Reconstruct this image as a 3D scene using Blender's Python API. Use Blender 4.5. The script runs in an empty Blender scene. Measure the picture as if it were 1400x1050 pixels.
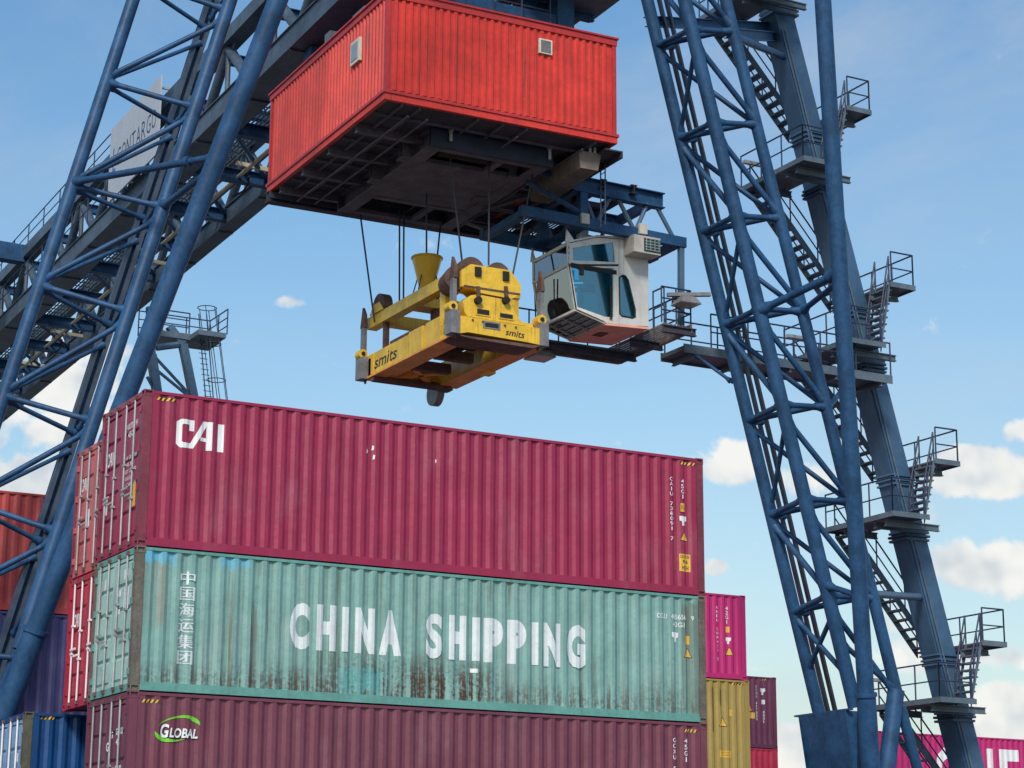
import bpy, bmesh, math, random
from mathutils import Vector, Matrix, noise
random.seed(7)
R = math.radians
scn = bpy.context.scene
col = scn.collection

# ------------------------------------------------------------------ camera
CAM = Vector((-12.108, -36.4615, 1.6064))
YAW, PITCH, ROLL, FOC = 0.496287, 0.245997, 0.006272, 2914.7      # FOC in pixels of a 1400 px wide frame
FW = Vector((math.cos(PITCH)*math.sin(YAW), math.cos(PITCH)*math.cos(YAW), math.sin(PITCH)))
_r = Vector((math.cos(YAW), -math.sin(YAW), 0)); _u = _r.cross(FW)
RT = _r*math.cos(ROLL) + _u*math.sin(ROLL); UP = -_r*math.sin(ROLL) + _u*math.cos(ROLL)
cd = bpy.data.cameras.new('camera'); co = bpy.data.objects.new('camera', cd); col.objects.link(co)
m = Matrix((RT, UP, -FW)).transposed().to_4x4(); m.translation = CAM
co.matrix_world = m
cd.sensor_width = 36; cd.lens = FOC/1400*36; cd.clip_start = .1; cd.clip_end = 6000
scn.camera = co

# ------------------------------------------------------------------ sky, sun, exposure
SUN_AZ, SUN_EL = R(217), R(40)          # azimuth from +Y towards +X
SUN = Vector((math.sin(SUN_AZ)*math.cos(SUN_EL), math.cos(SUN_AZ)*math.cos(SUN_EL), math.sin(SUN_EL)))
sd = bpy.data.lights.new('sun', 'SUN'); sd.energy = 1.5; sd.angle = R(12); sd.color = (1, .93, .82)
so = bpy.data.objects.new('sun', sd); col.objects.link(so)
so.rotation_euler = (-SUN).to_track_quat('-Z', 'Y').to_euler(); so.location = (60, 10, 60)
vs = scn.view_settings
vs.view_transform = 'Standard'; vs.look = 'None'; vs.gamma = 1; vs.use_curve_mapping = False; vs.exposure = 1.0
scn.cycles.max_bounces = 8
scn.cycles.transparent_max_bounces = 12

def ray(px, py):
    return FW + RT*((px-700)/FOC) - UP*((py-525)/FOC)
def at(px, py, x=None, y=None, z=None):
    """the point of the place that lies at this photo position on the plane x=, y= or z="""
    d = ray(px, py)
    t = (x-CAM.x)/d.x if x is not None else (y-CAM.y)/d.y if y is not None else (z-CAM.z)/d.z
    return CAM + d*t

class NT:
    """small helper to wire shader nodes"""
    def __init__(s, tree):
        s.t = tree; tree.nodes.clear()
    def n(s, typ, ins=None, **kw):
        nd = s.t.nodes.new(typ)
        for k, v in kw.items(): setattr(nd, k, v)
        for k, v in (ins or {}).items():
            if isinstance(v, bpy.types.NodeSocket): s.t.links.new(v, nd.inputs[k])
            else: nd.inputs[k].default_value = v
        return nd
    def math(s, op, a, b=0.0, clamp=False):
        return s.n('ShaderNodeMath', {0: a, 1: b}, operation=op, use_clamp=clamp).outputs[0]
    def vmath(s, op, a, b=(0, 0, 0)):
        nd = s.n('ShaderNodeVectorMath', {0: a, 1: b}, operation=op)
        return nd.outputs['Value'] if op in ('LENGTH', 'DOT_PRODUCT', 'DISTANCE') else nd.outputs[0]
    def ramp(s, fac, a, b, lo=0.0, hi=1.0):
        return s.n('ShaderNodeMapRange', {0: fac, 1: a, 2: b, 3: lo, 4: hi}, interpolation_type='SMOOTHSTEP').outputs[0]
    def mix(s, fac, a, b, blend='MIX'):
        nd = s.n('ShaderNodeMix', data_type='RGBA', blend_type=blend)
        for i, v in ((0, fac), (6, a), (7, b)):
            if isinstance(v, bpy.types.NodeSocket): s.t.links.new(v, nd.inputs[i])
            else: nd.inputs[i].default_value = (v if i == 0 else (*v[:3], 1))
        return nd.outputs[2]
    def noise(s, vec, scale, detail=4, rough=.55, dist=0.0):
        return s.n('ShaderNodeTexNoise', {'Vector': vec, 'Scale': scale, 'Detail': detail, 'Roughness': rough, 'Distortion': dist}).outputs[0]

w = bpy.data.worlds.new('World'); scn.world = w; w.use_nodes = True
N = NT(w.node_tree)
sky = N.n('ShaderNodeTexSky', sky_type='NISHITA', sun_disc=False, sun_elevation=SUN_EL, sun_rotation=SUN_AZ,
          altitude=0, air_density=1.35, dust_density=.7, ozone_density=1.7)
gen = N.n('ShaderNodeTexCoord').outputs['Generated']
puff = N.noise(gen, 30, 12, .60, .25)
puff_lit = N.noise(N.vmath('ADD', gen, tuple(SUN*.008)), 24, 3, .5)
puff_soft = N.noise(gen, 24, 3, .5)
broad = N.noise(N.vmath('MULTIPLY', gen, (1, 1, 2.2)), 5.5, 5, .55)
blob = None
# cumulus heads (photo position, half width, half height in pixels, weight)
for px, py, rx, ry, wt in ((990, 630, 80, 45, .9), (945, 650, 40, 20, .5), (1105, 655, 60, 36, .8), (1350, 648, 92, 48, 1.0),
                           (1395, 590, 34, 26, .7), (1365, 775, 125, 54, 1.0), (975, 775, 26, 17, .6), (1250, 900, 260, 30, .45),
                           (1390, 975, 130, 60, .8), (1090, 1030, 190, 46, .85), (1040, 912, 40, 14, .4), (60, 560, 190, 90, .8), (20, 660, 190, 70, .8),
                           (278, 377, 34, 9, .30), (395, 413, 34, 12, .30), (110, 480, 90, 40, .5)):
    d0 = ray(px, py).normalized()
    dd = N.vmath('SUBTRACT', gen, tuple(d0))
    hx = N.math('DIVIDE', N.vmath('DOT_PRODUCT', dd, tuple(RT)), rx/FOC)
    hy = N.math('DIVIDE', N.vmath('DOT_PRODUCT', dd, tuple(UP)), ry/FOC)
    front = N.math('GREATER_THAN', N.vmath('DOT_PRODUCT', gen, tuple(d0)), 0.5)
    q = N.math('SUBTRACT', 1.0, N.math('ADD', N.math('MULTIPLY', hx, hx), N.math('MULTIPLY', hy, hy)), clamp=True)
    q = N.math('MULTIPLY', N.math('MULTIPLY', q, front), wt)
    blob = q if blob is None else N.math('MAXIMUM', blob, q)
elev = N.n('ShaderNodeSeparateXYZ', {0: gen}).outputs[2]
low = N.ramp(elev, .34, .02, 0.0, .34)                                  # cloud thickens towards the horizon all round
field = N.math('ADD', N.math('MULTIPLY', N.math('SUBTRACT', broad, .60), 1.5), low)
dens = N.math('ADD', N.math('ADD', N.math('MULTIPLY', blob, .80), N.math('MULTIPLY', N.math('MAXIMUM', field, 0.0), .35)), N.math('MULTIPLY', N.math('SUBTRACT', puff, .5), 1.7))
cov = N.ramp(dens, .24, .50)
shade = N.ramp(N.math('ADD', N.math('MULTIPLY', N.math('SUBTRACT', puff_soft, puff_lit), 3.5), .66), 0.0, 1.0)
cloud = N.mix(shade, (4.0, 4.4, 4.8), (6.6, 6.5, 6.2))
deep = N.n('ShaderNodeHueSaturation', {'Hue': .5, 'Saturation': 1.26, 'Value': 1.0, 'Color': sky.outputs[0]}).outputs[0]
veil = N.noise(N.vmath('ADD', N.vmath('MULTIPLY', gen, (1.0, 1.0, 1.9)), (2.1, .7, .3)), 3.4, 8, .62, .6)
deep = N.mix(N.ramp(veil, .40, .78, .0, .38), deep, (4.3, 4.5, 4.7))
deep = N.mix(N.ramp(N.n('ShaderNodeSeparateXYZ', {0: gen}).outputs[2], .36, .02, 0.0, .5), deep, (3.2, 3.75, 4.2))
skycol = N.mix(N.math('MULTIPLY', cov, .93), deep, cloud)
bg = N.n('ShaderNodeBackground', {'Color': skycol, 'Strength': .072})
N.n('ShaderNodeOutputWorld', {'Surface': bg.outputs[0]})

# ------------------------------------------------------------------ materials
MATS = {}
def srgb(r, g, b):
    f = lambda c: (c/255/12.92 if c/255 <= .04045 else ((c/255+.055)/1.055)**2.4)
    return (f(r), f(g), f(b))
def paint(name, c, rough=.45, var=.12, streak=0.0, streak_c=(.045, .035, .028), rust=0.0, bump=.15, metal=0.0, spec=.5,
          chalk=0.0, scale=1.0, base_rust=None, blotch=None):
    """painted steel: uneven tone, vertical run-off streaks, rust spots"""
    if name in MATS: return MATS[name]
    mt = bpy.data.materials.new(name); mt.use_nodes = True; T = NT(mt.node_tree)
    oc = T.n('ShaderNodeTexCoord').outputs['Object']
    n1 = T.noise(oc, 1.3*scale, 5, .6); n2 = T.noise(oc, 9*scale, 4, .6)
    v = T.math('ADD', T.math('MULTIPLY', n1, .65), T.math('MULTIPLY', n2, .35))
    lo = tuple(x*(1-var) for x in c); hi = tuple(min(1, x*(1+var)+.012*var) for x in c)
    cc = T.mix(T.ramp(v, .36, .64), lo, hi)
    if chalk:                                                       # sun-bleached patches
        ck = T.ramp(T.noise(T.vmath('MULTIPLY', oc, (1, 1, .45)), 1.1*scale, 5, .65), .5, .72, 0, chalk)
        cc = T.mix(ck, cc, tuple(min(1, x*.6+.22) for x in c))
    st = T.noise(T.vmath('MULTIPLY', oc, (10*scale, 10*scale, .28*scale)), 1.0, 7, .65)
    if streak:
        gate = T.ramp(T.noise(T.vmath('MULTIPLY', oc, (1, 1, .5)), .9*scale, 3), .38, .62)
        f = T.math('MULTIPLY', T.ramp(st, .50, .72), T.math('MULTIPLY', gate, streak))
        cc = T.mix(f, cc, streak_c)
    rg = rough
    if rust or base_rust:
        sp = T.noise(oc, 14*scale, 6, .7)
        gate = T.ramp(T.noise(oc, 1.7*scale, 4, .6), .48, .68)
        f = T.math('MULTIPLY', T.ramp(sp, .56, .66), T.math('MULTIPLY', gate, rust)) if rust else 0.0
        if base_rust:                                               # wear patch: (x centre, half width, z top, strength)
            xyz = T.n('ShaderNodeSeparateXYZ', {0: oc})
            for xc, hw, zt, k in base_rust:
                gx = T.math('SUBTRACT', 1.0, T.math('DIVIDE', T.math('ABSOLUTE', T.math('SUBTRACT', xyz.outputs[0], xc)), hw), clamp=True)
                gz = T.ramp(xyz.outputs[2], zt, zt*.35)
                brk = T.ramp(T.math('ADD', T.math('MULTIPLY', st, .62), T.math('MULTIPLY', sp, .38)), .44, .56)
                g = T.math('MULTIPLY', T.math('MULTIPLY', T.ramp(gx, 0, .55), gz), T.math('MULTIPLY', brk, k))
                f = T.math('MAXIMUM', f, g) if not isinstance(f, float) else g
        cc = T.mix(f, cc, T.mix(n2, (.035, .022, .017), (.115, .055, .032)))
        rg = T.math('ADD', T.math('MULTIPLY', f, .35), rough)
    if blotch:                                                      # (x0, x1, z0, colour, strength) repainted or grimy zones
        xyz = T.n('ShaderNodeSeparateXYZ', {0: oc})
        for x0, x1, z0, z1, bc, k in blotch:
            j = T.math('MULTIPLY', T.math('SUBTRACT', st, .5), .5)
            xx = T.math('ADD', xyz.outputs[0], j)
            g = T.math('MULTIPLY', T.ramp(xx, x0-.06, x0+.06), T.ramp(xx, x1+.06, x1-.06))
            zz = T.math('ADD', xyz.outputs[2], T.math('MULTIPLY', T.math('SUBTRACT', n2, .5), .6))
            g = T.math('MULTIPLY', g, T.math('MULTIPLY', T.ramp(zz, z0-.1, z0+.1), T.ramp(zz, z1+.1, z1-.1)))
            cc = T.mix(T.math('MULTIPLY', g, T.math('MULTIPLY', T.ramp(st, .3, .6, .45, 1.0), k)), cc, bc)
    bp = T.n('ShaderNodeBump', {'Strength': bump, 'Distance': .03, 'Height': T.math('ADD', T.noise(oc, 5*scale, 4, .6), T.math('MULTIPLY', n1, 2.2))})
    bs = T.n('ShaderNodeBsdfPrincipled', {'Base Color': cc, 'Roughness': rg, 'Metallic': metal, 'Specular IOR Level': spec, 'Normal': bp.outputs[0]})
    T.n('ShaderNodeOutputMaterial', {'Surface': bs.outputs[0]})
    MATS[name] = mt
    return mt
def flat(name, c, rough=.5, **k): return paint(name, c, rough, var=.06, bump=.04, **k)
def glass(name, tint, refl=.12, rough=.03):
    mt = bpy.data.materials.new(name); mt.use_nodes = True; T = NT(mt.node_tree)
    tr = T.n('ShaderNodeBsdfTransparent', {'Color': (*tint, 1)})
    gl = T.n('ShaderNodeBsdfGlossy', {'Color': (1, 1, 1, 1), 'Roughness': rough})
    fr = T.n('ShaderNodeFresnel', {'IOR': 1.5}).outputs[0]
    mx = T.n('ShaderNodeMixShader', {0: T.math('ADD', fr, refl, clamp=True), 1: tr.outputs[0], 2: gl.outputs[0]})
    T.n('ShaderNodeOutputMaterial', {'Surface': mx.outputs[0]})
    return mt

BLUE = paint('crane_blue', (.018, .072, .170), .5, var=.28, streak=.5, streak_c=(.03, .035, .05), rust=.5, scale=1.1, bump=.08, spec=.3)
GIRD = paint('girder_blue_grey', (.055, .085, .125), .5, var=.3, streak=.6, streak_c=(.02, .018, .02), rust=.4, scale=.8, bump=.08)
BLUEG = paint('crane_blue_grey', (.07, .135, .22), .45, var=.18, streak=.35, rust=.25, scale=.6, bump=.05)
STEEL = paint('walkway_steel', (.105, .145, .185), .5, var=.2, streak=.3, rust=.25)
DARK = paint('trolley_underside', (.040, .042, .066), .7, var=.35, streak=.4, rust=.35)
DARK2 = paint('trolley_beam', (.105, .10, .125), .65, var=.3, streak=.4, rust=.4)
RAILM = paint('guide_rail_grey', (.045, .07, .11), .5, var=.2, streak=.3, rust=.3)
HAND = flat('handrail_paint', (.03, .045, .09), .5)
GALV = paint('galvanised', (.42, .44, .44), .4, var=.15, metal=.35, streak=.25)
ROPE = flat('rope_wire', (.03, .03, .035), .55)
RUBBER = flat('rubber_black', (.012, .012, .014), .7)
WHITE = flat('marking_white', (.78, .80, .80), .5)
OFFW = paint('cab_white', (.66, .66, .64), .42, var=.08, streak=.30, rust=.12)
YEL = paint('spreader_yellow', (.80, .50, .04), .42, var=.14, streak=.65, rust=.5, scale=1.8)
ORA = paint('spreader_bounce_orange', (.85, .34, .05), .5, var=.18, streak=.4, rust=.3, scale=1.6)  # orange stands in for light bounced onto the yellow spreader's underside
RUSTY = paint('rusty_steel', (.12, .065, .05), .75, var=.35, streak=.3, rust=.6, scale=2)
GREY = paint('spreader_grey', (.19, .19, .20), .5, var=.25, streak=.4, rust=.4, scale=2)
STY = flat('sticker_yellow', (.75, .44, .06), .5)
BLACK = flat('marking_black', (.012, .012, .014), .5)

# ------------------------------------------------------------------ mesh helpers
class MB:
    def __init__(s): s.v = []; s.f = []
    def quad(s, *p):
        i = len(s.v); s.v += [Vector(q) for q in p]; s.f.append(tuple(range(i, i+len(p)))); return s
    def hexa(s, b, t):
        i = len(s.v); s.v += [Vector(q) for q in list(b)+list(t)]
        s.f += [(i+3, i+2, i+1, i), (i+4, i+5, i+6, i+7)] + [(i+k, i+(k+1) % 4, i+4+(k+1) % 4, i+4+k) for k in range(4)]
        return s
    def box(s, x0, x1, y0, y1, z0, z1):
        return s.hexa([(x0, y0, z0), (x1, y0, z0), (x1, y1, z0), (x0, y1, z0)], [(x0, y0, z1), (x1, y0, z1), (x1, y1, z1), (x0, y1, z1)])
    def frame(s, a, b, up=(0, 0, 1)):
        d = (Vector(b)-Vector(a)).normalized(); up = Vector(up)
        if abs(d.dot(up.normalized())) > .98: up = Vector((0, 1, 0))
        sx = d.cross(up).normalized(); return d, sx, sx.cross(d).normalized()
    def beam(s, a, b, wd, ht, up=(0, 0, 1)):
        a, b = Vector(a), Vector(b); d, sx, sz = s.frame(a, b, up); x = sx*wd/2; z = sz*ht/2
        return s.hexa([a-x-z, a+x-z, a+x+z, a-x+z], [b-x-z, b+x-z, b+x+z, b-x+z])
    def ibeam(s, a, b, wd, ht, t=.03, up=(0, 0, 1)):
        a, b = Vector(a), Vector(b); d, sx, sz = s.frame(a, b, up)
        o = sz*(ht/2-t/2)
        s.beam(a+o, b+o, wd, t, up); s.beam(a-o, b-o, wd, t, up); return s.beam(a, b, t, ht-2*t-.004, up)
    def tube(s, a, b, r, r2=None, n=12, caps=True):
        a, b = Vector(a), Vector(b); r2 = r if r2 is None else r2; d, sx, sz = s.frame(a, b); i = len(s.v)
        for p, q in ((a, r), (b, r2)):
            for k in range(n):
                an = 2*math.pi*k/n; s.v.append(p+sx*(q*math.cos(an))+sz*(q*math.sin(an)))
        s.f += [(i+k, i+(k+1) % n, i+n+(k+1) % n, i+n+k) for k in range(n)]
        if caps: s.f += [tuple(range(i+n-1, i-1, -1)), tuple(range(i+n, i+2*n))]
        return s
    def path(s, pts, r, n=6):
        for a, b in zip(pts, pts[1:]):
            d = (Vector(b)-Vector(a)); 
            if d.length > 1e-5: s.tube(a, Vector(b)+d.normalized()*r*.5, r, n=n)
        return s
    def prism(s, poly, ext):
        """closed outline (3-D points) pushed along ext"""
        ext = Vector(ext); n = len(poly); i = len(s.v); s.v += [Vector(p) for p in poly] + [Vector(p)+ext for p in poly]
        s.f += [tuple(range(i+n-1, i-1, -1)), tuple(range(i+n, i+2*n))] + [(i+k, i+(k+1) % n, i+n+(k+1) % n, i+n+k) for k in range(n)]
        return s
    def rail(s, pts, h=1.05, r=.026, step=1.4, mid=(.5,), kick=False):
        """handrail over a walking line"""
        pts = [Vector(p) for p in pts]; Z = Vector((0, 0, 1))
        s.path([p+Z*h for p in pts], r)
        for mm in mid: s.path([p+Z*h*mm for p in pts], r*.85)
        for a, b in zip(pts, pts[1:]):
            k = max(1, round((b-a).length/step))
            for j in range(k+1):
                p = a.lerp(b, j/k); s.tube(p, p+Z*h, r, n=6)
        return s

def mesh_obj(name, mb, mat, parent=None, smooth=True, org=None):
    if org is None: org = world_loc(parent) if parent else Vector((0, 0, 0))
    me = bpy.data.meshes.new(name)
    me.from_pydata([tuple(v-org) for v in mb.v], [], mb.f)
    bm = bmesh.new(); bm.from_mesh(me); bmesh.ops.recalc_face_normals(bm, faces=bm.faces); bm.to_mesh(me); bm.free()
    if smooth:
        me.shade_smooth(); me.set_sharp_from_angle(angle=R(12 if name in ('side_panel', 'house_wall', 'end_wall', 'door_rib') else 38))
    me.materials.append(mat)
    o = bpy.data.objects.new(name, me); col.objects.link(o)
    if parent: o.parent = parent
    else: o.location = org
    return o
def world_loc(o):
    p = Vector((0, 0, 0))
    while o: p = p+o.location; o = o.parent
    return p
def thing(name, label, cat, loc=(0, 0, 0), group=None, rz=0.0):
    o = bpy.data.objects.new(name, None); col.objects.link(o); o.location = loc; o.rotation_euler[2] = rz
    o.empty_display_size = .5
    tag(o, label, cat, group); return o
def tag(o, label=None, cat=None, group=None, kind=None):
    if label: o['label'] = label
    if cat: o['category'] = cat
    if group: o['group'] = group
    if kind: o['kind'] = kind
    return o

_txt = {}
def glyphs(s, bold=0.0, shear=0.0):
    """flat lettering outline filled, normalised to 0..1 in both directions"""
    k = (s, bold, shear)
    if k in _txt: return _txt[k]
    cu = bpy.data.curves.new('lettering', 'FONT'); cu.body = s; cu.offset = bold; cu.shear = shear; cu.resolution_u = 4
    o = bpy.data.objects.new('lettering', cu); col.objects.link(o)
    dg = bpy.context.evaluated_depsgraph_get()
    me = bpy.data.meshes.new_from_object(o.evaluated_get(dg), depsgraph=dg)
    v = [(q.co.x, q.co.y) for q in me.vertices]; f = [tuple(p.vertices) for p in me.polygons]
    bpy.data.objects.remove(o); bpy.data.curves.remove(cu); bpy.data.meshes.remove(me)
    if not v: return ([], [], 1)
    x0 = min(a for a, b in v); x1 = max(a for a, b in v); y0 = min(b for a, b in v); y1 = max(b for a, b in v)
    asp = (x1-x0)/max(1e-6, (y1-y0))
    v = [((a-x0)/(x1-x0), (b-y0)/(y1-y0)) for a, b in v]
    _txt[k] = (v, f, asp); return _txt[k]
class Flat:
    """2-D shapes to be laid on a surface as paint"""
    def __init__(s): s.v = []; s.f = []
    def text(s, t, x0, x1, z0, z1, bold=0.0, shear=0.0):
        v, f, a = glyphs(t, bold, shear); i = len(s.v)
        if x1 is None: x1 = x0+(z1-z0)*a
        s.v += [(x0+p*(x1-x0), z0+q*(z1-z0)) for p, q in v]; s.f += [tuple(i+j for j in g) for g in f]; return s
    def poly(s, *p):
        i = len(s.v); s.v += list(p); s.f.append(tuple(range(i, i+len(p)))); return s
    def rect(s, x0, x1, z0, z1): return s.poly((x0, z0), (x1, z0), (x1, z1), (x0, z1))
    def build(s, name, mat, parent, fn, breaks=()):
        bm = bmesh.new(); vs_ = [bm.verts.new((a, 0, b)) for a, b in s.v]
        for g in s.f:
            try: bm.faces.new([vs_[j] for j in g])
            except ValueError: pass
        xs = [a for a, b in s.v]; lo, hi = min(xs), max(xs)
        for x in breaks:
            if lo < x < hi:
                bmesh.ops.bisect_plane(bm, geom=bm.verts[:]+bm.edges[:]+bm.faces[:], plane_co=(x, 0, 0), plane_no=(1, 0, 0))
        for q in bm.verts: q.co = fn(q.co.x, q.co.z)
        me = bpy.data.meshes.new(name); bm.to_mesh(me); bm.free(); me.materials.append(mat)
        o = bpy.data.objects.new(name, me); col.objects.link(o); o.parent = parent
        if len(s.f) > 1 and name not in ('letter', 'logo_swoosh'): o['kind'] = 'stuff'
        return o

# ------------------------------------------------------------------ ground
g = MB(); g.quad((-1500, -1500, 0), (1500, -1500, 0), (1500, 1500, 0), (-1500, 1500, 0))
tag(mesh_obj('ground', g, paint('yard_concrete', (.13, .125, .115), .85, var=.3, scale=.25, bump=.1), smooth=False), kind='structure')

# ------------------------------------------------------------------ shipping containers
CW = 2.438
PER = (.072, .068, .070, .068); DEP = .040
def breaks_for(L, a=.17):
    xs = [(a, .012)]; n = int((L-2*a-.072)/sum(PER)); pad = (L-2*a-n*sum(PER)-.072)/2
    x = a+pad; xs.append((x, .012))
    for k in range(n):
        x += PER[0]; xs.append((x, .012)); x += PER[1]; xs.append((x, .012+DEP)); x += PER[2]; xs.append((x, .012+DEP)); x += PER[3]; xs.append((x, .012))
    xs.append((x+PER[0], .012)); xs.append((L-a, .012)); return xs
def prof(xs, x):
    for (a, ya), (b, yb) in zip(xs, xs[1:]):
        if a <= x <= b: return ya+(yb-ya)*((x-a)/(b-a) if b > a else 0)
    return .008
def casting_mesh(name, mat):
    key = 'cast_'+mat.name
    if key in bpy.data.meshes: return bpy.data.meshes[key]
    bm = bmesh.new(); bmesh.ops.create_cube(bm, size=1); bm.faces.ensure_lookup_table()
    bmesh.ops.scale(bm, vec=(.178, .162, .118), verts=bm.verts)
    fs = [f for f in bm.faces if abs(f.normal.y) > .5 or abs(f.normal.x) > .5]
    bmesh.ops.inset_individual(bm, faces=fs, thickness=.032)
    r = bmesh.ops.extrude_discrete_faces(bm, faces=fs)
    for f in r['faces']:
        n = f.normal.copy(); bmesh.ops.translate(bm, verts=f.verts, vec=-n*.035)
    me = bpy.data.meshes.new(key); bm.to_mesh(me); bm.free(); me.materials.append(mat); return me

def container(label, x0, y0, z0, L=12.192, H=2.591, mat=None, post=None, doors=True, frame=None, seed=0, bars=None, group='shipping containers in the yard', detail=True):
    t = thing('shipping_container', label, 'container', (x0, y0, z0), group)
    fm = frame or mat; pm = post or fm; bars = bars or GALV
    def P(name, mb, m=None, parent=None): return mesh_obj(name, mb, m or fm, parent or t, org=Vector((0, 0, 0)))
    xs = breaks_for(L); zb, zt = .165, H-.062
    for side in (0, 1):
        mb = MB(); Y = (lambda y: y) if side == 0 else (lambda y: CW-y)
        rows = [zb+(zt-zb)*k/9 for k in range(10)] if detail and side == 0 else [zb, zt]
        base_i = {}
        for i_, (a, ya) in enumerate(xs):
            for j_, z in enumerate(rows):
                dd = 0.0 if j_ in (0, len(rows)-1) else max(0.0, noise.noise(Vector((a*.9+x0*3.1, z*1.1, z0*1.7+y0))) - .12)*.045 + max(0.0, noise.noise(Vector((a*4.1, z*3.3+z0, 7.7))))*.006
                base_i[i_, j_] = len(mb.v); mb.v.append(Vector((a, Y(ya+dd), z)))
        for i_ in range(len(xs)-1):
            if xs[i_+1][0]-xs[i_][0] > 1e-6:
                for j_ in range(len(rows)-1): mb.f.append((base_i[i_, j_], base_i[i_+1, j_], base_i[i_+1, j_+1], base_i[i_, j_+1]))
        o = P('side_panel', mb, mat)
        P('top_rail', MB().box(.178, L-.178, *sorted((Y(.004), Y(.064))), H-.066, H-.012))
        P('bottom_rail', MB().box(.178, L-.178, *sorted((Y(.002), Y(.052))), .018, .168))
        for xx in (0, L-.168):
            P('corner_post', MB().box(xx+.004, xx+.164, *sorted((Y(.006), Y(.16))), .118, H-.118), pm)
        for xx in (.089, L-.089):
            for zz in (.059, H-.059):
                c = bpy.data.objects.new('corner_casting', casting_mesh('corner_casting', pm)); col.objects.link(c)
                c.parent = t; c.location = (xx, Y(.081), zz)
    P('roof_panel', MB().box(.18, L-.18, .066, CW-.066, H-.05, H-.02))
    P('floor', MB().box(.18, L-.18, .054, CW-.054, .05, .15), DARK2)
    # far end wall, corrugated
    ex = breaks_for(CW, .17); mb = MB()
    for (a, ya), (b, yb) in zip(ex, ex[1:]):
        if b-a > 1e-6: mb.quad((L-ya, a, .13), (L-yb, b, .13), (L-yb, b, H-.11), (L-ya, a, H-.11))
    P('end_wall', mb, mat)
    P('end_header', MB().box(L-.08, L-.006, .164, CW-.164, H-.112, H-.014)); P('end_sill', MB().box(L-.08, L-.006, .164, CW-.164, .016, .13))
    P('door_header', MB().box(.008, .10, .166, CW-.166, H-.125, H-.012)); P('door_sill', MB().box(.008, .10, .166, CW-.166, .014, .14))
    if doors:
        for s in (0, 1):
            ya, yb = ((.168, 1.215), (1.223, CW-.168))[s]; za, zc = .146, H-.131
            d = P('door', MB().box(.058, .075, ya, yb, za, zc), mat)
            bw = .075
            P('door_frame', MB().box(.022, .0575, ya, ya+bw, za, zc).box(.022, .0575, yb-bw, yb, za, zc).box(.022, .0575, ya+bw+.001, yb-bw-.001, za, za+.07).box(.022, .0575, ya+bw+.001, yb-bw-.001, zc-.07, zc), mat, d)
            n = 5; hh = (zc-za-.14)/n
            for k in range(n):
                zz = za+.07+hh*k
                mb = MB(); y1, y2 = ya+bw+.002, yb-bw-.002; a, b = zz+.05, zz+hh-.05
                mb.prism([(.0575, y1, a-.04), (.024, y1, a), (.024, y1, b), (.0575, y1, b+.04)], (0, y2-y1, 0))
                P('door_rib', mb, mat, d)
            for f in (.27, .73):
                yy = ya+(yb-ya)*f
                lb = P('locking_bar', MB().tube((-.012, yy, .07), (-.012, yy, H-.06), .019, n=8), bars, d)
            for zc_ in (.10, H-.085):
                for f in (.27, .73):
                    yy = ya+(yb-ya)*f; P('cam_keeper', MB().box(-.03, .006, yy-.055, yy+.055, zc_-.035, zc_+.035), RUSTY, d)
            for f, zz in ((.27, 1.02), (.73, 1.16)):
                yy = ya+(yb-ya)*f
                P('door_handle', MB().box(-.045, -.028, yy-(.02 if f < .5 else .30), yy+(.30 if f < .5 else .02), zz-.02, zz+.02), bars, d)
                for dz in (-.08, .47): P('bar_guide', MB().box(-.036, .02, yy-.05, yy+.05, zz+dz-.02, zz+dz+.02), bars, d)
            yh = ya-.012 if s == 0 else yb+.012
            for k in range(4):
                zz = .35+(H-.7)*k/3; P('hinge', MB().box(-.012, .03, yh-.05, yh+.05, zz-.06, zz+.06), fm, d)
    return t, xs
def side_fn(xs, off=.0025): return lambda x, z: Vector((x, prof(xs, x)-off, z))
def br(xs): return [a for a, b in xs]
def on_side(t, xs, fl, mat, name='marking', off=.0025): return fl.build(name, mat, t, side_fn(xs, off), br(xs))
def on_door(t, fl, mat, name='door_marking', x=.0215): return fl.build(name, mat, t, lambda a, b: Vector((x, CW-a, b)))
def vtext(fl, s, xc, ztop, h, wd, gap, bold=.01):
    z = ztop
    for ch in s:
        if ch != ' ': fl.text(ch, xc-wd/2, xc+wd/2, z-h, z, bold) if ch not in '1I' else fl.rect(xc-wd*.16, xc+wd*.16, z-h, z)
        z -= h+gap
    return fl
def hazard(t, xs, x0, x1, z, h=.06):
    on_side(t, xs, Flat().rect(x0, x1, z, z+h), BLACK, 'hazard_stripe', .002)
    fl = Flat(); n = 4; d = (x1-x0)/n
    for k in range(n): a = x0+k*d; fl.poly((a, z), (a+d*.5, z), (a+d*.95, z+h), (a+d*.45, z+h))
    on_side(t, xs, fl, STY, 'hazard_stripe', .004)
def shield(fl, x, z, s=.09): return fl.poly((x-s, z+s), (x-s, z), (x-.35*s, z-.35*s), (x-.35*s, z-1.2*s), (x+.35*s, z-1.2*s), (x+.35*s, z-.35*s), (x+s, z), (x+s, z+s))
def triangle(t, xs, x, z, s=.11):
    on_side(t, xs, Flat().poly((x-s, z-s), (x+s, z-s), (x, z+s*.95)), BLACK, 'warning_triangle', .002)
    on_side(t, xs, Flat().poly((x-s*.82, z-s*.86), (x+s*.82, z-s*.86), (x, z+s*.72)), STY, 'warning_triangle', .004)

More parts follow.
